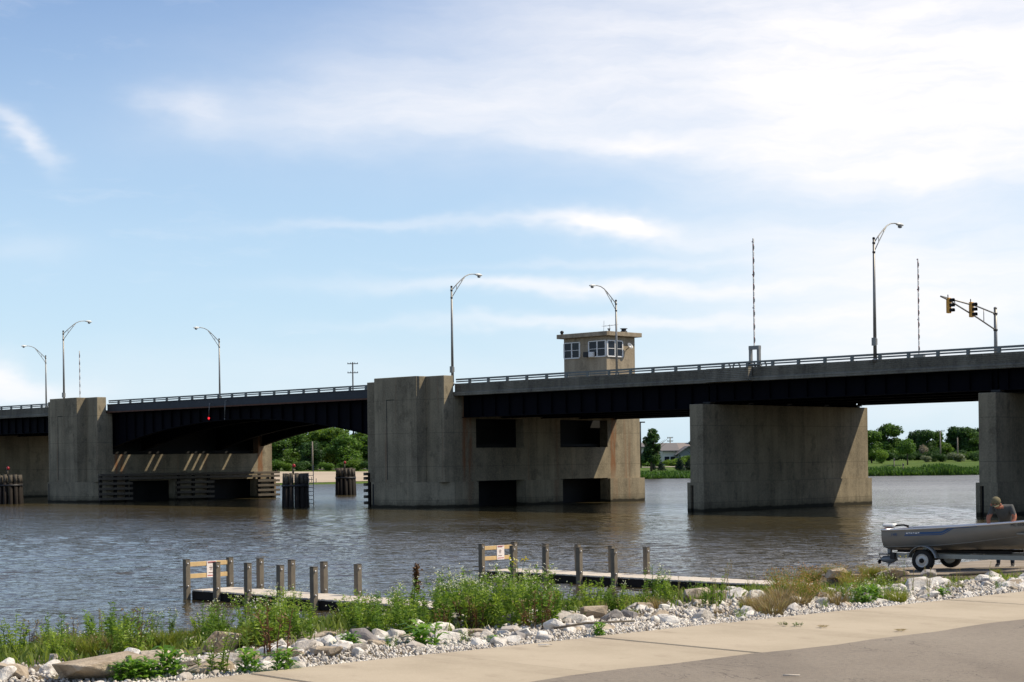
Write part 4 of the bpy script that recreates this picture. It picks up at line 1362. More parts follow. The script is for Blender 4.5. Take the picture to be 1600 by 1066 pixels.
def hull_section(u):
    """half section (from keel to gunwale) at u along the boat, stern 0 to bow 1"""
    half = .76 * (1 - .0 * u) * (1 - max(0, (u - .45) / .55) ** 2.4) + .012
    bot = half * (.80 - .45 * max(0, (u - .4) / .6))
    sheer = .50 + .19 * u ** 1.6
    keel = .0 + .33 * max(0, (u - .72) / .28) ** 2.2
    chine = .10 + .05 * u + (.28 + .03) * max(0, (u - .25) / .75) ** 1.5
    chine = min(chine, sheer - .05)
    keel = min(keel, chine - .01)
    return half, bot, sheer, keel, chine


boat = empty('fishing_boat', TRL + Vector((0, 0, 0)), TRZ, 'open aluminium fishing boat with blue side stripe sitting on a trailer', 'boat')
LB, X_ST, VC, ZK = 4.3, -1.04, .84, 1.08             # length, stern, centre line, keel height
SHEAR = .030                                          # bow-up trim on the ramp


def bp(u, y, z): x = X_ST + u * LB; return Vector((x, VC + y, ZK + z + SHEAR * (x - X_ST)))


US = np.linspace(0, 1, 25)
outer, inner = [], []
for u in US:
    h, b_, sh, kl, ch = hull_section(u)
    mid = (h * .93 + b_ * .07, ch + (sh - ch) * .45)
    half = [(0, kl), (b_ * .5, kl + (ch - kl) * .42), (b_, ch), (b_ * 1.035, ch + .012), (mid[0], mid[1]), (h * .99, sh - .09), (h, sh)]
    ring = [bp(u, -y, z) for y, z in half[::-1]] + [bp(u, y, z) for y, z in half[1:]]
    outer.append(ring)
    hi_ = [(0, kl + .05), (max(b_ - .06, .002), max(ch + .03, kl + .05)), (max(h - .03, .002), sh)]
    inner.append([bp(u, -y, z) for y, z in hi_[::-1]] + [bp(u, y, z) for y, z in hi_[1:]])
m = MB(); m.loft(outer, closed=False); m._add(outer[0], [tuple(range(len(outer[0])))]); m.loft(inner, closed=False)
hull = m.build('hull', M['aluminium'], boat)
m = MB()
for sg in (-1, 1):
    m.tube([bp(u, sg * (hull_section(u)[0] + .004), hull_section(u)[2] + .005) for u in US], .022, 8)
m.tube([bp(0, -.76, .505), bp(0, .76, .505)], .022, 8); m.build('gunwale', M['gunwale'], boat)
m = MB(); m.tube([bp(u, -hull_section(u)[1] * 1.035, hull_section(u)[4] + .012) for u in US[:23]], .012, 6); m.build('chine_strake', M['aluminium'], hull)
for u, wd in ((.22, .3), (.48, .3), (.76, .35)):
    h = hull_section(u)[0]; p0 = bp(u, 0, .34)
    m = MB(); m.box(p0.x - wd / 2, p0.x + wd / 2, VC - h + .05, VC + h - .05, p0.z, p0.z + .04); m.build('bench', M['aluminium'], boat)


def side_strip(us, zlo, zhi, off=.006):
    rows = []
    for u in us:
        h, b_, sh, kl, ch = hull_section(u)
        def yy(z):
            zs = [ch + .012, ch + (sh - ch) * .45, sh - .09, sh]; ys_ = [b_ * 1.035, h * .93 + b_ * .07, h * .99, h]
            return float(np.interp(z, zs, ys_))
        zl, zh = zlo(u), zhi(u); rows.append([bp(u, -yy(zl) - off, zl), bp(u, -yy((zl + zh) / 2) - off, (zl + zh) / 2), bp(u, -yy(zh) - off, zh)])
    return rows


def sweep(u):
    """stripe: straight aft, turning up to the gunwale"""
    return max(0., (u - .335) / .11) ** 1.25


sh_ = lambda u: hull_section(u)[2]
m = MB()
m.loft(side_strip(np.linspace(.13, .53, 26), lambda u: min(.352 + .06 * u + sweep(u) * .25, sh_(u) - .03), lambda u: min(.372 + .06 * u + sweep(u) * .27, sh_(u) - .012)), closed=False)
m.loft(side_strip(np.linspace(.135, .50, 26), lambda u: min(.385 + .06 * u + sweep(u) * .28, sh_(u) - .02), lambda u: min(.432 + .05 * u + sweep(u) * .29, sh_(u) - .010)), closed=False)
m.build('blue_stripe', M['blue'], hull)


def lettering(txt, u0, z0, size, mat, name):
    cu = bpy.data.curves.new(name, 'FONT'); cu.body = txt; cu.size = size; cu.extrude = .001
    t = bpy.data.objects.new('tmp_text', cu); COL.objects.link(t); bpy.context.view_layer.update()
    me = bpy.data.meshes.new_from_object(t.evaluated_get(bpy.context.evaluated_depsgraph_get()))
    bpy.data.objects.remove(t)
    h, b_, sh, kl, ch = hull_section(u0); z1 = z0 + size
    p0 = bp(u0, -(h + .012), z0); p1 = bp(u0 + .1, -(hull_section(u0 + .1)[0] + .012), z0 + .01)
    dx = (p1 - p0).normalized(); up = Vector((0, -.06, 1)).normalized(); nn = dx.cross(up)
    Mx = Matrix(((dx.x, up.x, nn.x, p0.x), (dx.y, up.y, nn.y, p0.y), (dx.z, up.z, nn.z, p0.z), (0, 0, 0, 1)))
    me.transform(Mx); me.materials.clear(); me.materials.append(mat)
    return link(name, me, hull)


lettering('14R', .055, .36, .10, M['blue'], 'model_lettering')
lettering('MC 0308', .70, .53, .085, M['ink'], 'registration_lettering')
m = MB()
for k, (u0, u1, dz) in enumerate(((.140, .152, 0), (.155, .163, .006), (.166, .176, 0), (.180, .187, .005), (.190, .204, -.003), (.207, .215, .004))):
    m.loft(side_strip(np.linspace(u0, u1, 3), lambda u: .402 + .055 * u + dz, lambda u: .428 + .05 * u + dz, .010), closed=False)
m.build('faint_white_script', M['white'], hull)

# outboard motor on the transom
om = empty('outboard_motor', TRL, TRZ, 'small outboard motor with faded red and white cowl on the boat transom', 'outboard motor')
tz = ZK
def ob(x0, x1, y0, y1, z0, z1): b = MB(); b.box(X_ST + x0, X_ST + x1, VC + y0, VC + y1, z0, z1); return b
bevel(ob(-.24, -.02, -.12, .12, tz + .34, tz + .54).build('cowl', M['motor_red'], om), .04)
bevel(ob(-.26, .04, -.13, .13, tz + .545, tz + .63).build('cowl_top', M['white'], om), .035)
m = MB(); m.tube([(X_ST + .0, VC, tz + .58), (X_ST + .24, VC - .02, tz + .60), (X_ST + .36, VC - .03, tz + .57)], [.022, .022, .03], 8); m.build('tiller_handle', M['black'], om)
bevel(ob(-.17, -.07, -.05, .05, tz - .08, tz + .34).build('leg', M['motor_grey'], om), .02)
bevel(ob(-.36, .04, -.10, .10, tz - .10, tz - .08).build('cavitation_plate', M['dark_metal'], om), .004)
m = MB(); m.lathe([(.01, -.22), (.07, -.16), (.095, -.02), (.08, .1), (.02, .2)], 14, Matrix.Translation((X_ST - .13, VC, tz - .21)) @ Matrix.Rotation(R(90), 4, 'Y')); m.build('gearcase', M['motor_grey'], om)
m = MB(); m.prism([(X_ST - .06, tz - .27), (X_ST - .16, tz - .27), (X_ST - .17, tz - .40)], VC - .01, VC + .01, 'y'); m.build('skeg', M['motor_grey'], om)
for k in range(3):
    Mx = Matrix.Translation((X_ST - .36, VC, tz - .21)) @ Matrix.Rotation(k * 2.094 + .4, 4, 'X')
    m = MB(); m.prism([(-.03, .02), (.03, .02), (.055, .1), (.0, .15), (-.045, .1)], -.006, .006, 'x', Mx @ Matrix.Rotation(R(25), 4, 'Z')); m.build('propeller_blade', M['dark_metal'], om)
m = ob(-.1, .03, -.1, .1, tz + .25, tz + .50); m.build('clamp_bracket', M['dark_metal'], om)

# trailer
tr = empty('boat_trailer', TRL, TRZ, 'galvanised single-axle trailer with silver mudguard under the boat', 'trailer')
TRACK, RW = 1.68, .255
for y, q in ((0., -1), (TRACK, 1)):
    wz = ZG + RW
    Mx = Matrix.Translation((0, y, wz)) @ Matrix.Rotation(R(90), 4, 'X')
    wh = empty('wheel', (0, 0, 0)); wh.parent = tr
    m = MB(); m.lathe([(.148, -.075), (.215, -.09), (.248, -.07), (.255, -.03), (.255, .03), (.248, .07), (.215, .09), (.148, .075)], 28, Mx); m.build('tyre', M['black'], wh)
    m = MB(); m.lathe([(.150, -.07), (.150, .07)], 24, Mx); m.build('rim_barrel', M['dark_metal'], wh)
    for s_ in (-1, 1):
        m = MB(); m.lathe([(.156, .0), (.148, .02), (.138, .004), (.11, .004), (.09, .012), (.055, .014)], 24, Mx @ Matrix.Translation((0, 0, s_ * .074)) @ Matrix.Scale(s_, 4, (0, 0, 1))); recalc(m.build('rim', M['rim'], wh))
        m = MB(); m.lathe([(.055, .012), (.05, .06), (.02, .07)], 14, Mx @ Matrix.Translation((0, 0, s_ * .074)) @ Matrix.Scale(s_, 4, (0, 0, 1))); recalc(m.build('hub', M['black'], wh))
    # mudguard arch
    rings = []
    for a_ in np.linspace(R(12), R(168), 18):
        ca, sa = math.cos(a_), math.sin(a_); r_ = .325
        rings.append([Vector((ca * (r_ + dr), y + dy, wz + sa * (r_ + dr))) for dr, dy in ((0, -.12), (.012, -.12), (.018, 0), (.012, .12), (0, .12), (.004, 0))])
    m = MB(); m.loft(rings); recalc(m.build('mudguard', M['galv'], tr))
    m = MB(); m.box(-.05, .05, *sorted((y - q * .1, y - q * .25)), wz + .1, wz + .33); m.build('guard_bracket', M['galv'], tr)
m = MB(); m.tube([(0, .02, ZG + RW), (0, TRACK - .02, ZG + RW)], .032, 8); m.build('axle', M['dark_metal'], tr)
FZ = 1.0
for y in (.26, TRACK - .26):
    m = MB(); m.box(-.75, 2.6, y - .03, y + .03, FZ - .05, FZ + .05); m.build('frame_rail', M['galv'], tr)
    m = MB(); m.tube([(2.6, y, FZ), (3.4, TRACK / 2, FZ)], .04, 6); m.build('frame_rail', M['galv'], tr)
    m = MB(); m.box(-.78, 1.9, y + (.12 if y < .8 else -.22), y + (.22 if y < .8 else -.12), FZ + .07, FZ + .13); m.build('bunk', M['timber_dark'], tr)
    m = MB(); m.box(-.86, -.76, y - .12, y + .07, FZ - .09, FZ + .06); m.build('tail_lamp', M['dark_metal'], tr)
    m = MB(); m.box(-.15, .15, y - .03, y + .03, ZG + RW + .03, FZ - .052); m.build('leaf_spring', M['dark_metal'], tr)
for x in (-.6, .9, 2.3):
    m = MB(); m.box(x - .03, x + .03, .29, TRACK - .29, FZ - .04, FZ + .04); m.build('cross_member', M['galv'], tr)
m = MB(); m.tube([(3.3, TRACK / 2, FZ), (4.6, TRACK / 2, FZ - .02)], .045, 6); m.build('tongue', M['galv'], tr)
m = MB(); m.tube([(3.55, TRACK / 2, FZ), (3.4, TRACK / 2, FZ + .7)], .035, 6); m.build('winch_post', M['galv'], tr)
m = MB(); m.tube([(4.3, TRACK / 2, .75), (4.3, TRACK / 2, FZ + .3)], .03, 8); m.build('jack', M['galv'], tr)

# ------------------------------------------------------------------ the man behind the boat
def person():
    feet = at(1571, 890.5, 40.9)
    P0 = Vector((feet.x, feet.y, 0)); zf = ramp_h((feet.x - feet.y) * R2) - .002
    # local frame: +f towards the boat / viewer-left, +r to the viewer's right
    fdir = Vector((-.35, -.94, 0)).normalized(); rdir = Vector((fdir.y * -1, fdir.x, 0)); rdir = Vector((.94, -.35, 0)).normalized()
    def L(r_, f_, z_): v = P0 + rdir * r_ + fdir * f_; return Vector((v.x, v.y, zf + z_))
    V, E_, Rr = [], [], []
    def v(p, r_, par=None):
        V.append(p); Rr.append(r_)
        if par is not None: E_.append((par, len(V) - 1))
        return len(V) - 1
    pel = v(L(0, -.10, .93), .155)
    sp1 = v(L(.02, .02, 1.09), .155, pel); sp2 = v(L(.01, .16, 1.24), .175, sp1); ch = v(L(-.02, .30, 1.335), .18, sp2)
    nk = v(L(-.09, .42, 1.40), .064, ch); hd0 = v(L(-.125, .475, 1.425), .072, nk); hd1 = v(L(-.15, .52, 1.465), .095, hd0); hd2 = v(L(-.15, .51, 1.535), .09, hd1)
    v(L(-.155, .60, 1.415), .03, hd1)                       # nose and chin line
    for sg in (-1, 1):
        hip = v(L(sg * .10, -.08, .86), .115, pel)
        kn = v(L(sg * .15, .02, .48), .072, hip); cal = v(L(sg * .155, -.01, .30), .066, kn); an = v(L(sg * .16, -.03, .09), .048, cal)
        heel = v(L(sg * .16, -.05, .045), .045, an); v(L(sg * .185, .17, .035), .04, heel)
        shd = v(L(sg * .20 - .03, .30, 1.385), .09, ch)
        el = v(L(sg * .30 - .04, .38, 1.14), .054, shd); wr = v(L(sg * .23 - .08, .50, .96), .036, el)
        pm = v(L(sg * .22 - .08, .57, .92), .036, wr)
        for k in range(4):
            o = (k - 1.5) * .022; f1 = v(L(sg * .22 - .08 + o, .635 - abs(k - 1.2) * .006, .895), .0095, pm); v(L(sg * .22 - .08 + o, .655 - abs(k - 1.2) * .008, .855), .0085, f1)
        t1 = v(L(sg * .17 - .08, .60, .90), .0105, pm); v(L(sg * .16 - .08, .63, .875), .009, t1)
    me = bpy.data.meshes.new('person'); me.from_pydata([tuple(p) for p in V], E_, [])
    ob_ = bpy.data.objects.new('tmp_person', me); COL.objects.link(ob_)
    sk = ob_.modifiers.new('skin', 'SKIN'); sk.use_smooth_shade = True
    sv = me.skin_vertices[0].data
    for q, r_ in enumerate(Rr): sv[q].radius = (r_, r_); sv[q].use_root = (q == 0)
    sub = ob_.modifiers.new('sub', 'SUBSURF'); sub.levels = 2; sub.render_levels = 2
    bpy.context.view_layer.update()
    body = bpy.data.meshes.new_from_object(ob_.evaluated_get(bpy.context.evaluated_depsgraph_get()))
    bpy.data.objects.remove(ob_)
    body.materials.clear()
    for k in ('skin', 'shirt', 'jeans', 'shoe'): body.materials.append(M[k])
    for p in body.polygons:
        c = p.center; z = c.z - zf; rel = c - P0; f_ = rel.dot(fdir); r_ = rel.dot(rdir)
        mi = 1
        if z < .10: mi = 3
        elif z < .95 and f_ < .3: mi = 2
        elif z < 1.23 and (abs(r_ + .03) > .215 or f_ > .44): mi = 0
        elif f_ > .41 and z > 1.36 and abs(r_ + .13) < .16: mi = 0
        p.material_index = mi; p.use_smooth = True
    o = link('person', body)
    tag(o, 'man in grey shirt and khaki cap bending over the far side of the boat', 'person')
    # cap with brim, and eyes
    hc = L(-.15, .515, 1.52); Mx = Matrix.Translation(hc) @ Matrix.Rotation(math.atan2(fdir.y, fdir.x), 4, 'Z') @ Matrix.Rotation(R(34), 4, 'Y')
    m = MB(); m.lathe([(.108, -.02), (.11, .02), (.10, .065), (.07, .10), (.01, .115)], 18, Mx)
    pts = [(.09 + .10 * math.cos(a_), .085 * math.sin(a_)) for a_ in np.linspace(-1.5, 1.5, 12)]
    m.prism(pts, -.02, -.01, 'z', Mx); m.build('cap', M['cap'], o)
    for sg in (-1, 1):
        m = MB(); m.lathe([(.003, -.012), (.012, -.006), (.012, .006), (.003, .012)], 8, Matrix.Translation(L(-.155 + sg * .033, .605, 1.475))); m.build('eye', M['black'], o)
        m = MB(); m.lathe([(.02, -.03), (.03, 0), (.02, .03)], 8, Matrix.Translation(L(-.15 + sg * .098, .51, 1.455))); m.build('ear', M['skin'], o)
        m = MB(); q = L(sg * .175, .06, .03)
        m.box(-.045, .045, -.14, .14, -.028, .0, Matrix.Translation(q) @ Matrix.Rotation(math.atan2(fdir.y, fdir.x) - math.pi / 2, 4, 'Z')); m.build('sole', M['shoe_white'], o)


person()

# ------------------------------------------------------------------ rocks
def rock_hull(rg, npt, sx, sy, sz, round_=.5):
    d = rg.normal(size=(npt, 3)); d /= np.linalg.norm(d, axis=1)[:, None]
    P = d * rg.uniform(.78, 1.0, (npt, 1))
    P = np.sign(P) * np.abs(P) ** (1 - round_ * .5)               # boxier
    P *= np.array([sx, sy, sz])
    bm = bmesh.new()
    for p in P: bm.verts.new(p)
    r = bmesh.ops.convex_hull(bm, input=bm.verts[:])
    bmesh.ops.delete(bm, geom=[v for v in bm.verts if not v.link_faces], context='VERTS')
    return bm


def rock_mesh(name, seed, npt, dims, mat, bev=.06, box=.5):
    rg = np.random.default_rng(seed); bm = rock_hull(rg, npt, *dims, box)
    bmesh.ops.dissolve_limit(bm, angle_limit=R(14), verts=bm.verts[:], edges=bm.edges[:])
    bmesh.ops.bevel(bm, geom=bm.edges[:], offset=bev, segments=1, affect='EDGES', profile=.6, clamp_overlap=True)
    bmesh.ops.triangulate(bm, faces=[f for f in bm.faces if len(f.verts) > 4])
    for v in bm.verts:
        n = math.sin(v.co.x * 9 + seed) * math.sin(v.co.y * 8 + 2 * seed) * math.sin(v.co.z * 10)
        v.co *= 1 + .05 * n
    bmesh.ops.recalc_face_normals(bm, faces=bm.faces[:])
    me = bpy.data.meshes.new(name); bm.to_mesh(me); bm.free(); me.materials.append(mat)
    return me


WHITE = [rock_mesh('limestone_rock', 100 + k, 22, (1, .8, .62), M['rock_white'], .09, .35) for k in range(9)]
GREY = [rock_mesh('grey_rock', 130 + k, 20, (1, .8, .65), M['rock_grey'], .08, .4) for k in range(4)]
TAN = [rock_mesh('concrete_chunk', 160 + k, 20, (1, .75, .36), M['rock_tan'], .05, .9) for k in range(7)]


def put_rock(name, me, p, size, label, cat='rock', group=None, rz=None, tilt=.25, sink=.25, sc=(1, 1, 1)):
    o = link(name, me); o.location = (p.x, p.y, p.z + size * sc[2] * (.6 - sink) * .62)
    o.rotation_euler = (random.uniform(-tilt, tilt), random.uniform(-tilt, tilt), random.uniform(0, 6.28) if rz is None else rz)
    o.scale = (size * sc[0], size * sc[1], size * sc[2])
    return tag(o, label, cat, group)


# chunks one can point to: pixel of the centre of the foot, width in pixels
for px, py, wpx, kind, lab, rz, sc in (
        (160, 1062, 165, 'T', 'long flat slab of broken tan concrete at the bottom left', .75, (1, .7, .62)),
        (15, 1060, 70, 'T', 'tan concrete chunk cut by the bottom left corner', .2, (1, .8, .9)),
        (330, 1052, 110, 'T', 'smooth tan slab face above the sidewalk end', .8, (1, .8, .5)),
        (243, 1040, 85, 'T', 'sloping tan concrete block behind the broad-leaved weeds', 1.0, (1, .7, .8)),
        (345, 1018, 72, 'T', 'square-edged tan block standing among the weeds', .5, (1, .8, 1.25)),
        (296, 1012, 42, 'T', 'small upright tan stone left of the square block', .1, (1, .8, 1.1)),
        (160, 1030, 62, 'W', 'pale flat stone lying behind the long slab', .3, (1, .8, .6)),
        (185, 1000, 46, 'T', 'light tan boulder by the water at the left', .9, (1, .9, 1.1)),
        (195, 1012, 40, 'G', 'grey boulder leaning on the light tan boulder', .2, (1, .8, 1.)),
        (215, 996, 44, 'W', 'pale stone half hidden by grass near the water on the left', .4, (1, .8, .8)),
        (445, 1030, 74, 'T', 'thin tan slab overhanging the white stones', .75, (1, .7, .6)),
        (505, 1022, 58, 'T', 'flat brown slab beside the overhanging slab', .2, (1, .7, .6)),
        (500, 1003, 60, 'T', 'long tan kerb-like block under the weeds', .1, (1, .5, .7)),
        (565, 1000, 44, 'G', 'pointed grey stone on top of the white heap', .3, (1, .8, 1.1)),
        (610, 993, 44, 'W', 'round white boulder at the right of the white heap', .6, (1, .9, .9)),
        (540, 1008, 40, 'W', 'white boulder left of the pointed grey stone', .6, (1, .9, .8)),
        (538, 1018, 50, 'W', 'broad white rock in front of the pointed stone', 1.6, (1, .8, .8)),
        (690, 990, 56, 'W', 'long white boulder below the tall weeds', .75, (1, .6, .75)),
        (768, 975, 52, 'T', 'tilted tan slab leaning beside the tall weeds', .65, (1, .7, .9)),
        (832, 968, 46, 'W', 'smooth white boulder on the slope right of the tilted slab', .7, (1, .7, .75)),
        (895, 972, 66, 'T', 'flat tan slab half buried in white gravel', .75, (1, .8, .5)),
        (928, 965, 50, 'T', 'angular tan block right of the half buried slab', .3, (1, .8, 1.)),
        (966, 968, 36, 'W', 'white boulder right of the angular tan block', .3, (1, .8, .8)),
        (1008, 955, 40, 'T', 'square pale block at the water edge below the right dock', .2, (1, .8, .9)),
        (965, 935, 52, 'T', 'large pale boulder by the water under the right dock', .5, (1, .9, 1.)),
        (1030, 968, 56, 'T', 'low tan slab at the gravel edge below the dock end', .75, (1, .6, .6)),
        (1090, 938, 66, 'T', 'tan boulder bank where the right dock meets land', .6, (1, .8, .8)),
        (1130, 942, 46, 'T', 'upright tan boulder right of the dock end', .6, (1, .8, 1.2)),
        (1180, 935, 40, 'W', 'white boulder past the dock end', .6, (1, .8, .8)),
        (1290, 948, 42, 'W', 'white rock pile boulder below the reddish grass', .6, (1, .8, .8)),
        (1330, 942, 44, 'W', 'large white rock left of the bright broad leaves', .2, (1, .8, .9)),
        (1310, 912, 50, 'T', 'pinkish boulder behind the reddish grass', .4, (1, .8, .8)),
        (1395, 903, 60, 'T', 'pinkish flat boulder by the trailer wheel', .4, (1, .7, .6)),
        (1452, 916, 46, 'G', 'dark log-like stone at the ramp edge', .75, (1, .5, .6)),
        (650, 1003, 40, 'W', 'white stone in the gap below the thick weeds', .4, (1, .8, .8)),
        (460, 1050, 44, 'W', 'white rock at the sidewalk corner by the dark weed', .2, (1, .8, .9)),
        (415, 1046, 36, 'W', 'whitish stone beside the smooth tan slab', .9, (1, .8, .9)),
        (60, 1018, 40, 'T', 'tan stone half hidden by weeds at the far left', .4, (1, .8, .9)), (120, 1012, 44, 'W', 'pale stone among the weeds above the long slab', .7, (1, .8, .8)), (265, 1028, 60, 'T', 'flat pale slab between the weeds left of the square block', .6, (1, .8, .5)),
        (385, 1034, 52, 'T', 'tan chunk at the right end of the smooth slab', .9, (1, .8, .7)), (560, 1018, 48, 'W', 'low white boulder left of the bright sprout', .8, (1, .8, .7)), (725, 985, 44, 'W', 'white boulder touching the wide dark weed', .8, (1, .8, .8)),
        (85, 1040, 34, 'W', 'thin upright white stone behind the long slab', .3, (.6, .6, 1.5))):
    p = bank_px(px, py); size = wpx / 2 * p.y / F
    rg_ = random.randrange(100)
    me = {'T': TAN[rg_ % 7], 'W': WHITE[rg_ % 9], 'G': GREY[rg_ % 4]}[kind]
    put_rock({'T': 'concrete_chunk', 'W': 'limestone_rock', 'G': 'grey_rock'}[kind], me, p, size, lab, 'rock', None, rz, .15, .22, (sc[0], sc[1], sc[2] * (1.3 if kind == "T" else 1.1)))

# band of white boulders and rubble between the weeds and the sidewalk
n_r = 0
while n_r < 240:
    t = random.uniform(-1.0, 33.0); s = edge_s(t) - .32 - abs(random.gauss(0, 1)) * (.75 + .04 * t)
    if s < -24: continue
    p = shore_pt(s, t, bank_z(s, t))
    if abs(p.x / p.y) > .31 or p.y < 11.5: continue
    d_ = edge_s(t) - s
    size = min(.30, random.uniform(.045, .11) + .13 * min(1, max(0, d_ - .3) / 1.2) * random.random()) * random.uniform(.75, 1.3)
    k = random.random()
    me, nm, gl = (random.choice(WHITE), 'limestone_rock', 'white limestone rock in the rubble band along the sidewalk') if k < .78 else \
        (random.choice(GREY), 'grey_rock', 'grey stone scattered in the white rubble band') if k < .86 else (random.choice(TAN), 'concrete_chunk', 'small tan concrete chunk in the rubble band')
    qx = 800 + p.x / p.y * F
    where = next(w_ for lim, w_ in ((250, 'behind the long slab at lower left'), (420, 'around the smooth slab and broad-leaved weeds'), (560, 'right above the sidewalk corner'), (680, 'in the white heap left of the tall thicket'),
                                    (800, 'below the tall thicket'), (930, 'around the half buried tan slab'), (1060, 'below the right dock posts'), (1190, 'below the end of the right dock'), (1330, 'below the reddish grass'), (9999, 'below the trailer and ramp')) if qx < lim)
    big = 'larger' if size > .14 else 'smaller'
    gl = {'l': 'white limestone rock', 'g': 'grey stone', 'c': 'tan concrete chunk'}[nm[0]]
    put_rock(nm, me, p, size, big + ' ' + gl + ' ' + where, 'rock', big + ' ' + gl + 's ' + where, None, .5, .2, (1, random.uniform(.7, 1), random.uniform(.6, 1)))
    n_r += 1


def merged_stones(name, protos, places, mat, label):
    """thousands of small stones: one mesh"""
    Vs, Ts = [], []; off = 0
    for (p, size, q) in places:
        pv, pt = protos[q % len(protos)]
        e = Euler((random.uniform(0, 6), random.uniform(0, 6), random.uniform(0, 6))).to_matrix()
        A = np.array(e) * size
        v = pv @ A.T + np.array(p); Vs.append(v); Ts.append(pt + off); off += len(v)
    me = indexed_mesh(name, np.concatenate(Vs), np.concatenate(Ts)); me.materials.append(mat)
    return tag(link(name, me), label, 'gravel', kind='stuff')


def tri_proto(seed, n=9):
    bm = rock_hull(np.random.default_rng(seed), n, 1, .8, .6, .3)
    bm.verts.index_update(); v = np.array([x.co[:] for x in bm.verts]); t = np.array([[x.index for x in f.verts] for f in bm.faces]); bm.free()
    return v, t


SP = [tri_proto(300 + k) for k in range(8)]
places = []
while len(places) < 24000:
    t = random.uniform(-2.0, 36.0)
    wide = .5 + .05 * t
    s = edge_s(t) - .01 - abs(random.gauss(0, 1)) * wide
    if random.random() < .12: s = random.uniform(-24, -10.5)
    if t > 33 and s < -15: continue
    p = shore_pt(s, t, bank_z(s, t))
    if p.y < 11 or abs(p.x / p.y) > .32: continue
    size = random.uniform(.009, .026) * (1 + .9 * min(1.6, (edge_s(t) - s) / 1.2) * random.random() ** 2) * (.85 + .022 * t)
    places.append(((p.x, p.y, p.z + size * .35), size, random.randrange(99)))
merged_stones('white_gravel', SP, places, M['rock_white'], 'loose white limestone gravel along the sidewalk edge')
places = []
for k in range(900):                                  # rubble along the waterline and beyond the ramp
    if k < 550: s, t = random.gauss(-24.5, 1.0), random.uniform(-3, 33)
    else: s, t = random.uniform(-27, -13), random.uniform(42, 49)
    p = shore_pt(s, t, bank_z(s, t)); size = random.uniform(.07, .2)
    places.append(((p.x, p.y, p.z + size * .3), size, random.randrange(99)))
merged_stones('waterline_riprap', SP, places, M['rock_white'], 'heaped pale riprap at the waterline and beyond the ramp')


# ------------------------------------------------------------------ weeds
def leaf_quads(base, direction, length, width, normal_rg):
    """rhomb leaves; base (n,3), direction (n,3) unit"""
    n = len(base)
    side = np.cross(direction, normal_rg.normal(size=(n, 3)) * .6 + np.array([0, 0, 1.])); side /= np.linalg.norm(side, axis=1)[:, None] + 1e-9
    L_ = np.asarray(length).reshape(-1, 1); W_ = np.asarray(width).reshape(-1, 1)
    droop = np.array([0, 0, -1.]) * L_ * .18
    return np.stack([base, base + direction * L_ * .45 + side * W_ * .5, base + direction * L_ + droop, base + direction * L_ * .45 - side * W_ * .5], 1)


def unit(v): return v / (np.linalg.norm(v, axis=1)[:, None] + 1e-9)


def weed_meshes(seed, h=.7, stems=7, spread=.16, per=30, leaf_l=.075, leaf_w=.016, mat='leaf_weed', flower='petal', nfl=10, fsize=.011, stem_mat='leaf_weed_dk', up=.55, spike=False):
    rg = np.random.default_rng(seed); st = MB(); LV, FV = [], []
    for k in range(stems):
        a_ = rg.uniform(0, 6.28); r0 = spread * math.sqrt(rg.uniform(0, 1)); b0 = np.array([r0 * math.cos(a_), r0 * math.sin(a_), -.03])
        hh_ = h * (rg.uniform(.62, 1.0) if stems > 2 else rg.uniform(.93, 1.0)); lean = rg.normal(0, .10, 2) * hh_ + b0[:2] * .5
        ts = np.linspace(0, 1, 5); path = [b0 + np.array([lean[0] * t * t, lean[1] * t * t, hh_ * t]) for t in ts]
        st.tube(path, [.006, .0055, .005, .0035, .002], 4, caps=False)
        tt_ = rg.uniform(.1, .98, per); base = np.stack([np.interp(tt_, ts, [q[i] for q in path]) for i in range(3)], 1)
        ang = rg.uniform(0, 6.28, per); d_ = unit(np.stack([np.cos(ang), np.sin(ang), rg.normal(up, .3, per)], 1))
        ll = leaf_l * rg.uniform(.6, 1.25, per) * (1.15 - .55 * tt_)
        LV.append(leaf_quads(base, d_, ll, ll / leaf_l * leaf_w, rg))
        if nfl:
            nf = max(1, int(nfl * rg.uniform(.4, 1.3)))
            top = np.array(path[-1])
            if spike: fb = np.stack([np.full(nf, top[0]), np.full(nf, top[1]), top[2] - rg.uniform(0, .25 if nf < 60 else .45, nf) * h], 1) + rg.normal(0, .008 if nf < 60 else .017, (nf, 3))
            else: fb = top + rg.normal(0, 1, (nf, 3)) * np.array([.04, .04, .022])
            d1 = unit(rg.normal(size=(nf, 3)) + np.array([0, 0, .6])); sz = fsize * rg.uniform(.7, 1.4, nf)
            FV.append(leaf_quads(fb, d1, sz * 2, sz * 1.7, rg)); FV.append(leaf_quads(fb, unit(rg.normal(size=(nf, 3))), sz * 2, sz * 1.7, rg))
    sm = st.mesh('stem', M[stem_mat]); lm = quads_mesh('leaves', np.concatenate(LV)); lm.materials.append(M[mat])
    out = [('stem', sm), ('leaves', lm)]
    if FV: fm = quads_mesh('flowers', np.concatenate(FV)); fm.materials.append(M[flower]); out.append(('flowers', fm))
    return out


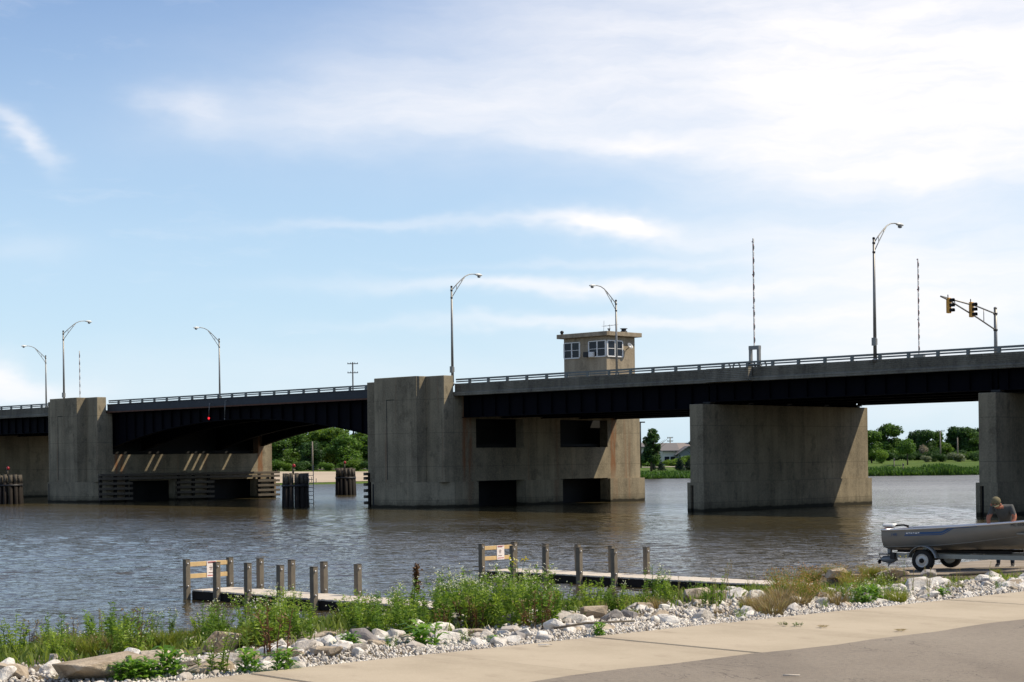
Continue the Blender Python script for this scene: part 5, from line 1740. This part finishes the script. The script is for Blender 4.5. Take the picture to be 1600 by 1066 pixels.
def broad_meshes(seed, h=.24, n=75, leaf_l=.17, leaf_w=.055, mat='leaf_broad', spread=.08):
    rg = np.random.default_rng(seed); st = MB(); LV = []
    for k in range(5):
        a_ = rg.uniform(0, 6.28); b0 = np.array([spread * math.cos(a_), spread * math.sin(a_), -.02]); hh_ = h * rg.uniform(.6, 1)
        st.tube([b0, b0 + np.array([.01, 0, hh_])], [.007, .004], 5, caps=False)
        m_ = n // 5; tt_ = np.linspace(.05, 1, m_); base = b0 + np.stack([np.zeros(m_), np.zeros(m_), hh_ * tt_], 1)
        ang = np.arange(m_) * 2.4 + rg.uniform(0, 6); d_ = unit(np.stack([np.cos(ang), np.sin(ang), rg.uniform(.25, .8, m_)], 1))
        ll = leaf_l * rg.uniform(.7, 1.15, m_)
        # two segments so that leaves bend over
        side = unit(np.cross(d_, np.array([0, 0, 1.]))); L_ = ll[:, None]; W_ = leaf_w * ll[:, None] / leaf_l
        mid = base + d_ * L_ * .55; tip = mid + unit(d_ * np.array([1, 1, .1]) + np.array([0, 0, -.25])) * L_ * .5
        LV.append(np.stack([base, mid + side * W_ * .5, mid, mid - side * W_ * .5], 1)[:, [0, 1, 2, 3]])
        LV.append(np.stack([mid, mid + side * W_ * .5, tip, mid - side * W_ * .5], 1))
    sm = st.mesh('stem', M['leaf_weed_dk']); lm = quads_mesh('leaves', np.concatenate(LV)); lm.materials.append(M[mat])
    return [('stem', sm), ('leaves', lm)]


def tuft_meshes(seed, h=.45, blades=420, spread=.22, mat='leaf_yellow', tip='leaf_red', tips=160, wd=.006):
    """fine feathery clump: thin arching blades and a haze of seed heads"""
    rg = np.random.default_rng(seed)
    a_ = rg.uniform(0, 6.28, blades); r0 = spread * .55 * np.sqrt(rg.uniform(0, 1, blades)); b0 = np.stack([r0 * np.cos(a_), r0 * np.sin(a_), np.full(blades, -.02)], 1)
    d0 = unit(np.stack([np.cos(a_) * rg.uniform(.05, .7, blades), np.sin(a_) * rg.uniform(.05, .7, blades), np.ones(blades)], 1)); hh_ = h * rg.uniform(.45, 1., blades)[:, None]
    side = unit(np.cross(d0, rg.normal(size=(blades, 3)))); w_ = wd * rg.uniform(.6, 1.5, blades)[:, None]
    mid = b0 + d0 * hh_ * .55; tp_ = mid + unit(d0 + np.stack([np.cos(a_) * .35, np.sin(a_) * .35, np.zeros(blades)], 1)) * hh_ * .5
    V = np.concatenate([np.stack([b0 - side * w_ * .5, b0 + side * w_ * .5, mid + side * w_ * .5, mid - side * w_ * .5], 1), np.stack([mid - side * w_ * .5, mid + side * w_ * .5, tp_ + side * w_ * .15, tp_ - side * w_ * .15], 1)])
    lm = quads_mesh('blades', V); lm.materials.append(M[mat]); out = [('blades', lm)]
    if tips:
        q = rg.integers(0, blades, tips); base = tp_[q] + rg.normal(0, .03, (tips, 3)) - np.stack([np.zeros(tips), np.zeros(tips), np.abs(rg.normal(0, .05, tips))], 1); L_ = rg.uniform(.012, .03, tips)
        fm = quads_mesh('seed_heads', leaf_quads(base, unit(rg.normal(size=(tips, 3)) + np.array([0, 0, .8])), L_, L_ * .5, rg)); fm.materials.append(M[tip]); out.append(('seed_heads', fm))
    return out


PROTO = {
    'tall': [weed_meshes(400 + k, .72, 9, .17, 50, .09, .023, ('leaf_weed', 'leaf_weed_dk')[k % 2], 'petal', 5, .009) for k in range(4)],
    'green': [weed_meshes(420 + k, .62, 9, .18, 56, .09, .025, ('leaf_weed_dk', 'leaf_weed')[k % 2], 'petal', 0) for k in range(4)],
    'short': [weed_meshes(440 + k, .38, 8, .15, 34, .07, .017, ('leaf_weed', 'leaf_yellow', 'leaf_weed_dk')[k % 3], 'petal', 3, .008) for k in range(3)],
    'thin': [weed_meshes(460 + k, .80, 3, .10, 22, .06, .010, 'leaf_weed', 'leaf_dry', 16, .008, 'leaf_dry', .9, True) for k in range(3)],
    'lace': [weed_meshes(480 + k, .75, 6, .15, 14, .06, .016, 'leaf_weed', 'petal', 15, .011) for k in range(2)],
    'brown': [weed_meshes(500 + k, .50, 6, .12, 22, .07, .016, 'seed_brown', 'leaf_dry', 6, .009, 'seed_brown', .7) for k in range(2)],
    'broad': [broad_meshes(520 + k) for k in range(3)],
    'tuft': [tuft_meshes(540 + k, .34, 420, .2, 'leaf_yellow', 'leaf_dry', 120, .005) for k in range(3)],
    'red': [tuft_meshes(560 + k, .36, 460, .26, 'leaf_yellow', 'leaf_red', 1000, .0035) for k in range(2)],
    'dry': [tuft_meshes(580 + k, .3, 200, .2, 'leaf_dry', 'leaf_red', 60) for k in range(2)],
    'dock_seed': [weed_meshes(600, .62, 1, .01, 10, .10, .03, 'seed_brown', 'seed_brown', 260, .012, 'seed_brown', .9, True)],
    'yellow': [weed_meshes(610, .8, 2, .04, 14, .07, .02, 'leaf_yellow', 'petal_yellow', 9, .016)],
}
NAMES = {'tall': 'flowering_weed', 'green': 'leafy_weed', 'short': 'low_weed', 'thin': 'seed_stalk_plant', 'lace': 'white_umbel_plant', 'brown': 'brown_weed', 'broad': 'broad_leaved_plant',
         'tuft': 'grass_tuft', 'red': 'red_topped_grass', 'dry': 'dry_grass_tuft', 'dock_seed': 'seed_head_plant', 'yellow': 'yellow_flower_plant'}
_wn = {}


def weed(kind, p, scale, label, group=None, cat='weed', rz=None):
    i_ = _wn.get(kind, 0); _wn[kind] = i_ + 1
    r = empty(NAMES[kind], (p.x, p.y, p.z), random.uniform(0, 6.28) if rz is None else rz, label, cat, group)
    r.scale = (scale, scale, scale * random.uniform(.9, 1.1))
    for nm, me in PROTO[kind][i_ % len(PROTO[kind])]:
        q = link(nm, me, r)
        if nm != 'stem': q['kind'] = 'stuff'
    return r


def base_px(px, py_top, h):
    """bank point whose plant of height h reaches the pixel row py_top"""
    a, b = ab(px, py_top); Y = 12.9 / (R2 * (1 - a))
    while Y < 48:
        s, t = (a * Y - Y) * R2, (a * Y + Y) * R2
        if H + b * Y - bank_z(s, t) <= h: break
        Y += .05
    return Vector((a * Y, Y, bank_z(s, t)))


def weed_to(kind, px, py_base, py_top, h, label, group=None):
    """a plant rooted where the pixel row py_base meets the bank and tall enough to reach py_top"""
    p = bank_px(px, py_base); sc = (at(px, py_top, p.y).z - p.z) / h
    r = weed(kind, p, sc, label, group); r.scale = (min(sc, 1.1), min(sc, 1.1), sc)
    return r


def thicket(n, x0, x1, y0, y1, kinds, sc, label, group, jitter=0, clip=None):
    k = 0
    while k < n:
        px, py = random.uniform(x0, x1), random.uniform(*((y0(px), y1(px)) if callable(y0) else (y0, y1)))
        p = bank_px(px, py)
        s = (p.x - p.y) * R2
        if p.y > 46 or s > edge_s((p.x + p.y) * R2) - .3: k += 1; continue
        kd = random.choice(kinds)
        weed(kd, p, random.uniform(*sc), LAB[kd] + label, NAMES[kd].replace('_', ' ') + 's ' + group)
        k += 1


LAB = {'tall': 'green weed with small white flowers ', 'green': 'dense leafy green weed ', 'short': 'low green weed ', 'thin': 'thin stalk with pale seed spike ', 'lace': 'tall plant with white flower umbels ',
       'brown': 'brownish withered weed ', 'tuft': 'fine yellow-green grass tuft ', 'red': 'feathery grass clump with reddish tops ', 'dry': 'dry straw-coloured grass tuft ', 'broad': 'bright broad-leaved plant '}
# far left, by the open water
thicket(50, -10, 240, 985, 1036, ['green', 'short', 'short', 'tuft', 'short', 'dry'], (.5, .85), 'at the left end of the bank', 'at the left end of the bank')
thicket(20, -10, 250, 985, 1015, ['thin'], (.6, .95), 'against the open water at left', 'against the open water at left')
thicket(8, 20, 240, 1000, 1030, ['brown', 'dry'], (.7, 1.), 'among the left boulders', 'among the left boulders')
# thick middle of the bank
thicket(62, 235, 430, 965, 1015, ['green', 'tall', 'green', 'short', 'tuft', 'dry'], (.5, .85), 'below the left dock', 'below the left dock')
thicket(62, 400, 640, 958, 1002, ['green', 'tall', 'green', 'short'], (.5, .85), 'right of the left dock', 'right of the left dock')
thicket(48, 620, 860, 950, 985, ['green', 'tall', 'tall', 'green'], (.65, .95), 'in the tall thicket between the docks', 'in the tall thicket between the docks')
thicket(9, 560, 860, 975, 990, ['brown'], (.6, 1.), 'at the foot of the middle thicket', 'at the foot of the middle thicket')
thicket(10, 860, 1050, 940, 962, ['green', 'tall', 'short'], (.45, .7), 'in front of the right dock', 'in front of the right dock')
thicket(16, 860, 1180, 930, 958, ['short', 'dry', 'tuft', 'thin'], (.4, .7), 'between the stones near the right dock', 'between the stones near the right dock')
for px, py, k, sc, lab in (
        (650, 985, 'green', .95, 'bushy dark green weed, thickest of the middle thicket'), (705, 975, 'tall', 1.0, 'tallest white-flowered weed of the middle thicket'), (725, 985, 'green', .9, 'wide dark weed just above the white boulders'),
        (795, 965, 'tall', .85, 'tall weed reaching the end posts of the right dock'), (825, 962, 'green', .75, 'leafy weed below the guard boards of the right dock'),
        (920, 955, 'green', .72, 'isolated green weed below the third post of the right dock'), (1015, 950, 'tall', .85, 'tall green weed in front of the right dock walkway'),
        (875, 958, 'short', 1.1, 'small weed between the middle thicket and the isolated weed'), (1117, 950, 'green', .65, 'narrow green weed beside the upright tan boulder'), (1135, 946, 'thin', .7, 'slim green stalk right of the upright boulder')):
    weed(k, bank_px(px, py), sc, lab)
for px, pt, sc in ((300, 946, 1.0), (318, 948, .95), (285, 955, .9), (335, 950, .9), (455, 920, 1.0), (470, 930, .9), (545, 925, 1.), (700, 890, 1.1), (716, 893, 1.1), (735, 897, 1.1), (752, 905, 1.), (690, 905, 1.)):
    weed_to('lace', px, 975 if px < 600 else 968, pt, .76, 'tall plant topped with white flower umbels against the water', 'white umbel plants against the water')
weed_to('dock_seed', 642, 972, 878, .62, 'rusty brown seed head standing alone above the weeds')
weed('dock_seed', bank_px(618, 985), .6, 'dark reddish seed stalk inside the weeds left of centre')
weed_to('yellow', 1413, 915, 866, .8, 'thin plant with a yellow flower in front of the trailer')
weed_to('yellow', 802, 962, 866, .8, 'thin yellow-flowered stalk before the right dock end posts')
# right part of the bank
for px, py, sc, lab in ((1235, 932, 1.3, 'yellow-green feathery grass clump left of the reddish ones'), (1270, 915, 1.25, 'reddish feathery grass clump nearest the water'), (1303, 918, 1.35, 'widest reddish feathery grass clump'),
                        (1358, 914, 1.25, 'reddish feathery grass clump behind the broad leaves'), (1392, 912, 1.0, 'small reddish grass clump left of the trailer wheel'), (1252, 940, 1.1, 'mixed yellow grass clump in front of the reddish ones'), (1332, 922, 1.0, 'low yellow-red grass clump in the middle')):
    weed('red', bank_px(px, py), sc * .8, lab)
thicket(16, 1190, 1420, 905, 945, ['tuft', 'dry', 'tuft', 'short'], (.5, .8), 'in the right-hand part of the bank', 'in the right-hand part of the bank')
thicket(12, 1170, 1310, 940, 965, ['dry'], (.6, .9), 'on the gravel right of the dock', 'on the gravel right of the dock')
thicket(13, 1325, 1385, 925, 946, ['broad', 'broad', 'short'], (.5, .8), 'in the bright clump above the sidewalk', 'in the bright clump above the sidewalk')
thicket(14, 1380, 1490, 918, 940, ['short', 'broad', 'thin'], (.3, .55), 'in the gravel below the trailer', 'in the gravel below the trailer')
thicket(9, 1480, 1600, 905, 925, ['short', 'thin', 'tuft'], (.3, .55), 'in the gravel at the right edge', 'in the gravel at the right edge')
thicket(16, 30, 240, 985, 1012, ['green', 'tall', 'short'], (.45, .7), 'behind the left boulders', 'behind the left boulders')
thicket(22, 480, 1420, 940, 1026, ['short', 'dry', 'tuft', 'short'], (.22, .42), 'sprouting in the white rubble', 'sprouting in the white rubble')
# broad-leaved weeds at the lower left, and small ones at the sidewalk edge
for px, py, sc, lab in ((215, 1064, .75, 'broad-leaved weed at the bottom left between slabs'), (240, 1060, .7, 'lance-leaved weed left of the tallest one'), (272, 1056, 1.0, 'tallest lance-leaved weed before the tan slab'), (192, 1066, .7, 'half cut broad-leaved weed at the bottom edge'),
                        (665, 1012, 1.1, 'bright leafy sprout in the white gravel'), (395, 1052, .8, 'leafy sprout at the sidewalk corner'), (440, 1052, .75, 'dark leafy weed draped over the sidewalk corner'), (545, 1012, .6, 'small sprout among the white boulders'), (932, 996, .55, 'flat sprout at the gravel edge right of centre'), (770, 1008, .4, 'tiny sprout at the sidewalk edge below the tilted slab')):
    weed('broad', bank_px(px, py), sc, lab)
weed('short', bank_px(335, 1054), .9, 'spindly weed growing before the smooth slab')
weed('brown', bank_px(425, 1035), 1.2, 'dark brown stemmed weed above the sidewalk corner')
weed('green', bank_px(160, 1020), .9, 'bushy weed behind the pale flat stone')


# grass and herbs filling the ground between the plants
def ground_cover():
    n = 0; B = []
    rg = np.random.default_rng(77)
    while n < 52000:
        t = rg.uniform(-6, 30); d_ = rg.uniform(1.6, 15)
        s = edge_s(t) - d_
        den = (.28 if t < 7 else .8 if t < 20 else .35) * min(1, max(0, d_ - 2.0) / 2.) * (.25 + .75 * (math.sin(s * .9 + t * .7) * math.sin(t * .55 - 1) > -.25))
        if rg.uniform() > den: continue
        X, Y = (s + t) * R2, (t - s) * R2
        if Y < 11 or abs(X / Y) > .33: continue
        B.append((X, Y, bank_z(s, t))); n += 1
    B = np.array(B); a_ = rg.uniform(0, 6.28, n)
    d_ = unit(np.stack([np.cos(a_) * .45, np.sin(a_) * .45, np.ones(n)], 1) + rg.normal(0, .2, (n, 3)))
    L_ = rg.uniform(.07, .24, n); V = leaf_quads(B, d_, L_, L_ * .085 + .004, rg)
    me = quads_mesh('bank_grass', V); me.materials.append(M['grass'])
    tag(link('bank_grass', me), 'short mixed grass covering the bank between the weeds', 'grass', kind='stuff')


ground_cover()

# ------------------------------------------------------------------ odds and ends on the pavement
def on_pave(px, py):
    a, b = ab(px, py); Y = (1.708 - H) / b
    return Vector((a * Y, Y, 1.708))


p = on_pave(1236, 1057); m = MB(); m.tube([(-.06, 0, .008), (-.01, .003, .009), (.065, .0, .008)], [.006, .007, .005], 6)
st_ = m.build('stick', M['planks']); st_.location = p; st_.rotation_euler.z = -.12; tag(st_, 'short pale stick lying on the asphalt', 'stick')
for k, (px, py, sc, lab) in enumerate(((1226, 976, .5, 'left one of two small green sprouts on the sidewalk'), (1247, 977, .5, 'right one of two small green sprouts on the sidewalk'), (1286, 979, .5, 'bent twig with leaves on the sidewalk'), (1407, 985, .45, 'withered leaf scrap on the sidewalk near the asphalt'))):
    pp = on_pave(px, py); r = weed('short' if k < 2 else 'dry', pp, .18 if k < 2 else .16, lab, cat='sprout')
    r.scale = (.35, .35, .10) if k < 2 else (.3, .3, .06)
p = on_pave(852, 1008); m = MB()
m.prism([(-.06, -.012), (.01, -.02), (.06, .0), (.02, .016), (-.035, .014)], 0, .008, 'z'); o = m.build('concrete_flake', M['rock_white']); o.location = p; tag(o, 'flat white flake lying on the sidewalk edge', 'stone')
p = bank_px(930, 985); m = MB(); m.tube([(-.55, .0, .06), (-.1, .02, .075), (.55, 0, .05)], [.011, .012, .009], 7); o = m.build('driftwood', M['timber_grey']); o.location = p; o.rotation_euler.z = .75; tag(o, 'thin grey driftwood pole lying in the white gravel', 'driftwood')
p = bank_px(1535, 908); m = MB(); m.tube([(-.8, 0, .03), (-.2, .04, .04), (.4, -.03, .04), (.8, 0, .05)], [.03, .045, .04, .05], 8); m.tube([(.3, 0, .04), (.5, -.12, .08)], [.025, .015], 6); o = m.build('driftwood_log', M['timber_grey']); o.location = p; o.rotation_euler.z = .35; tag(o, 'grey driftwood log along the ramp edge', 'driftwood')
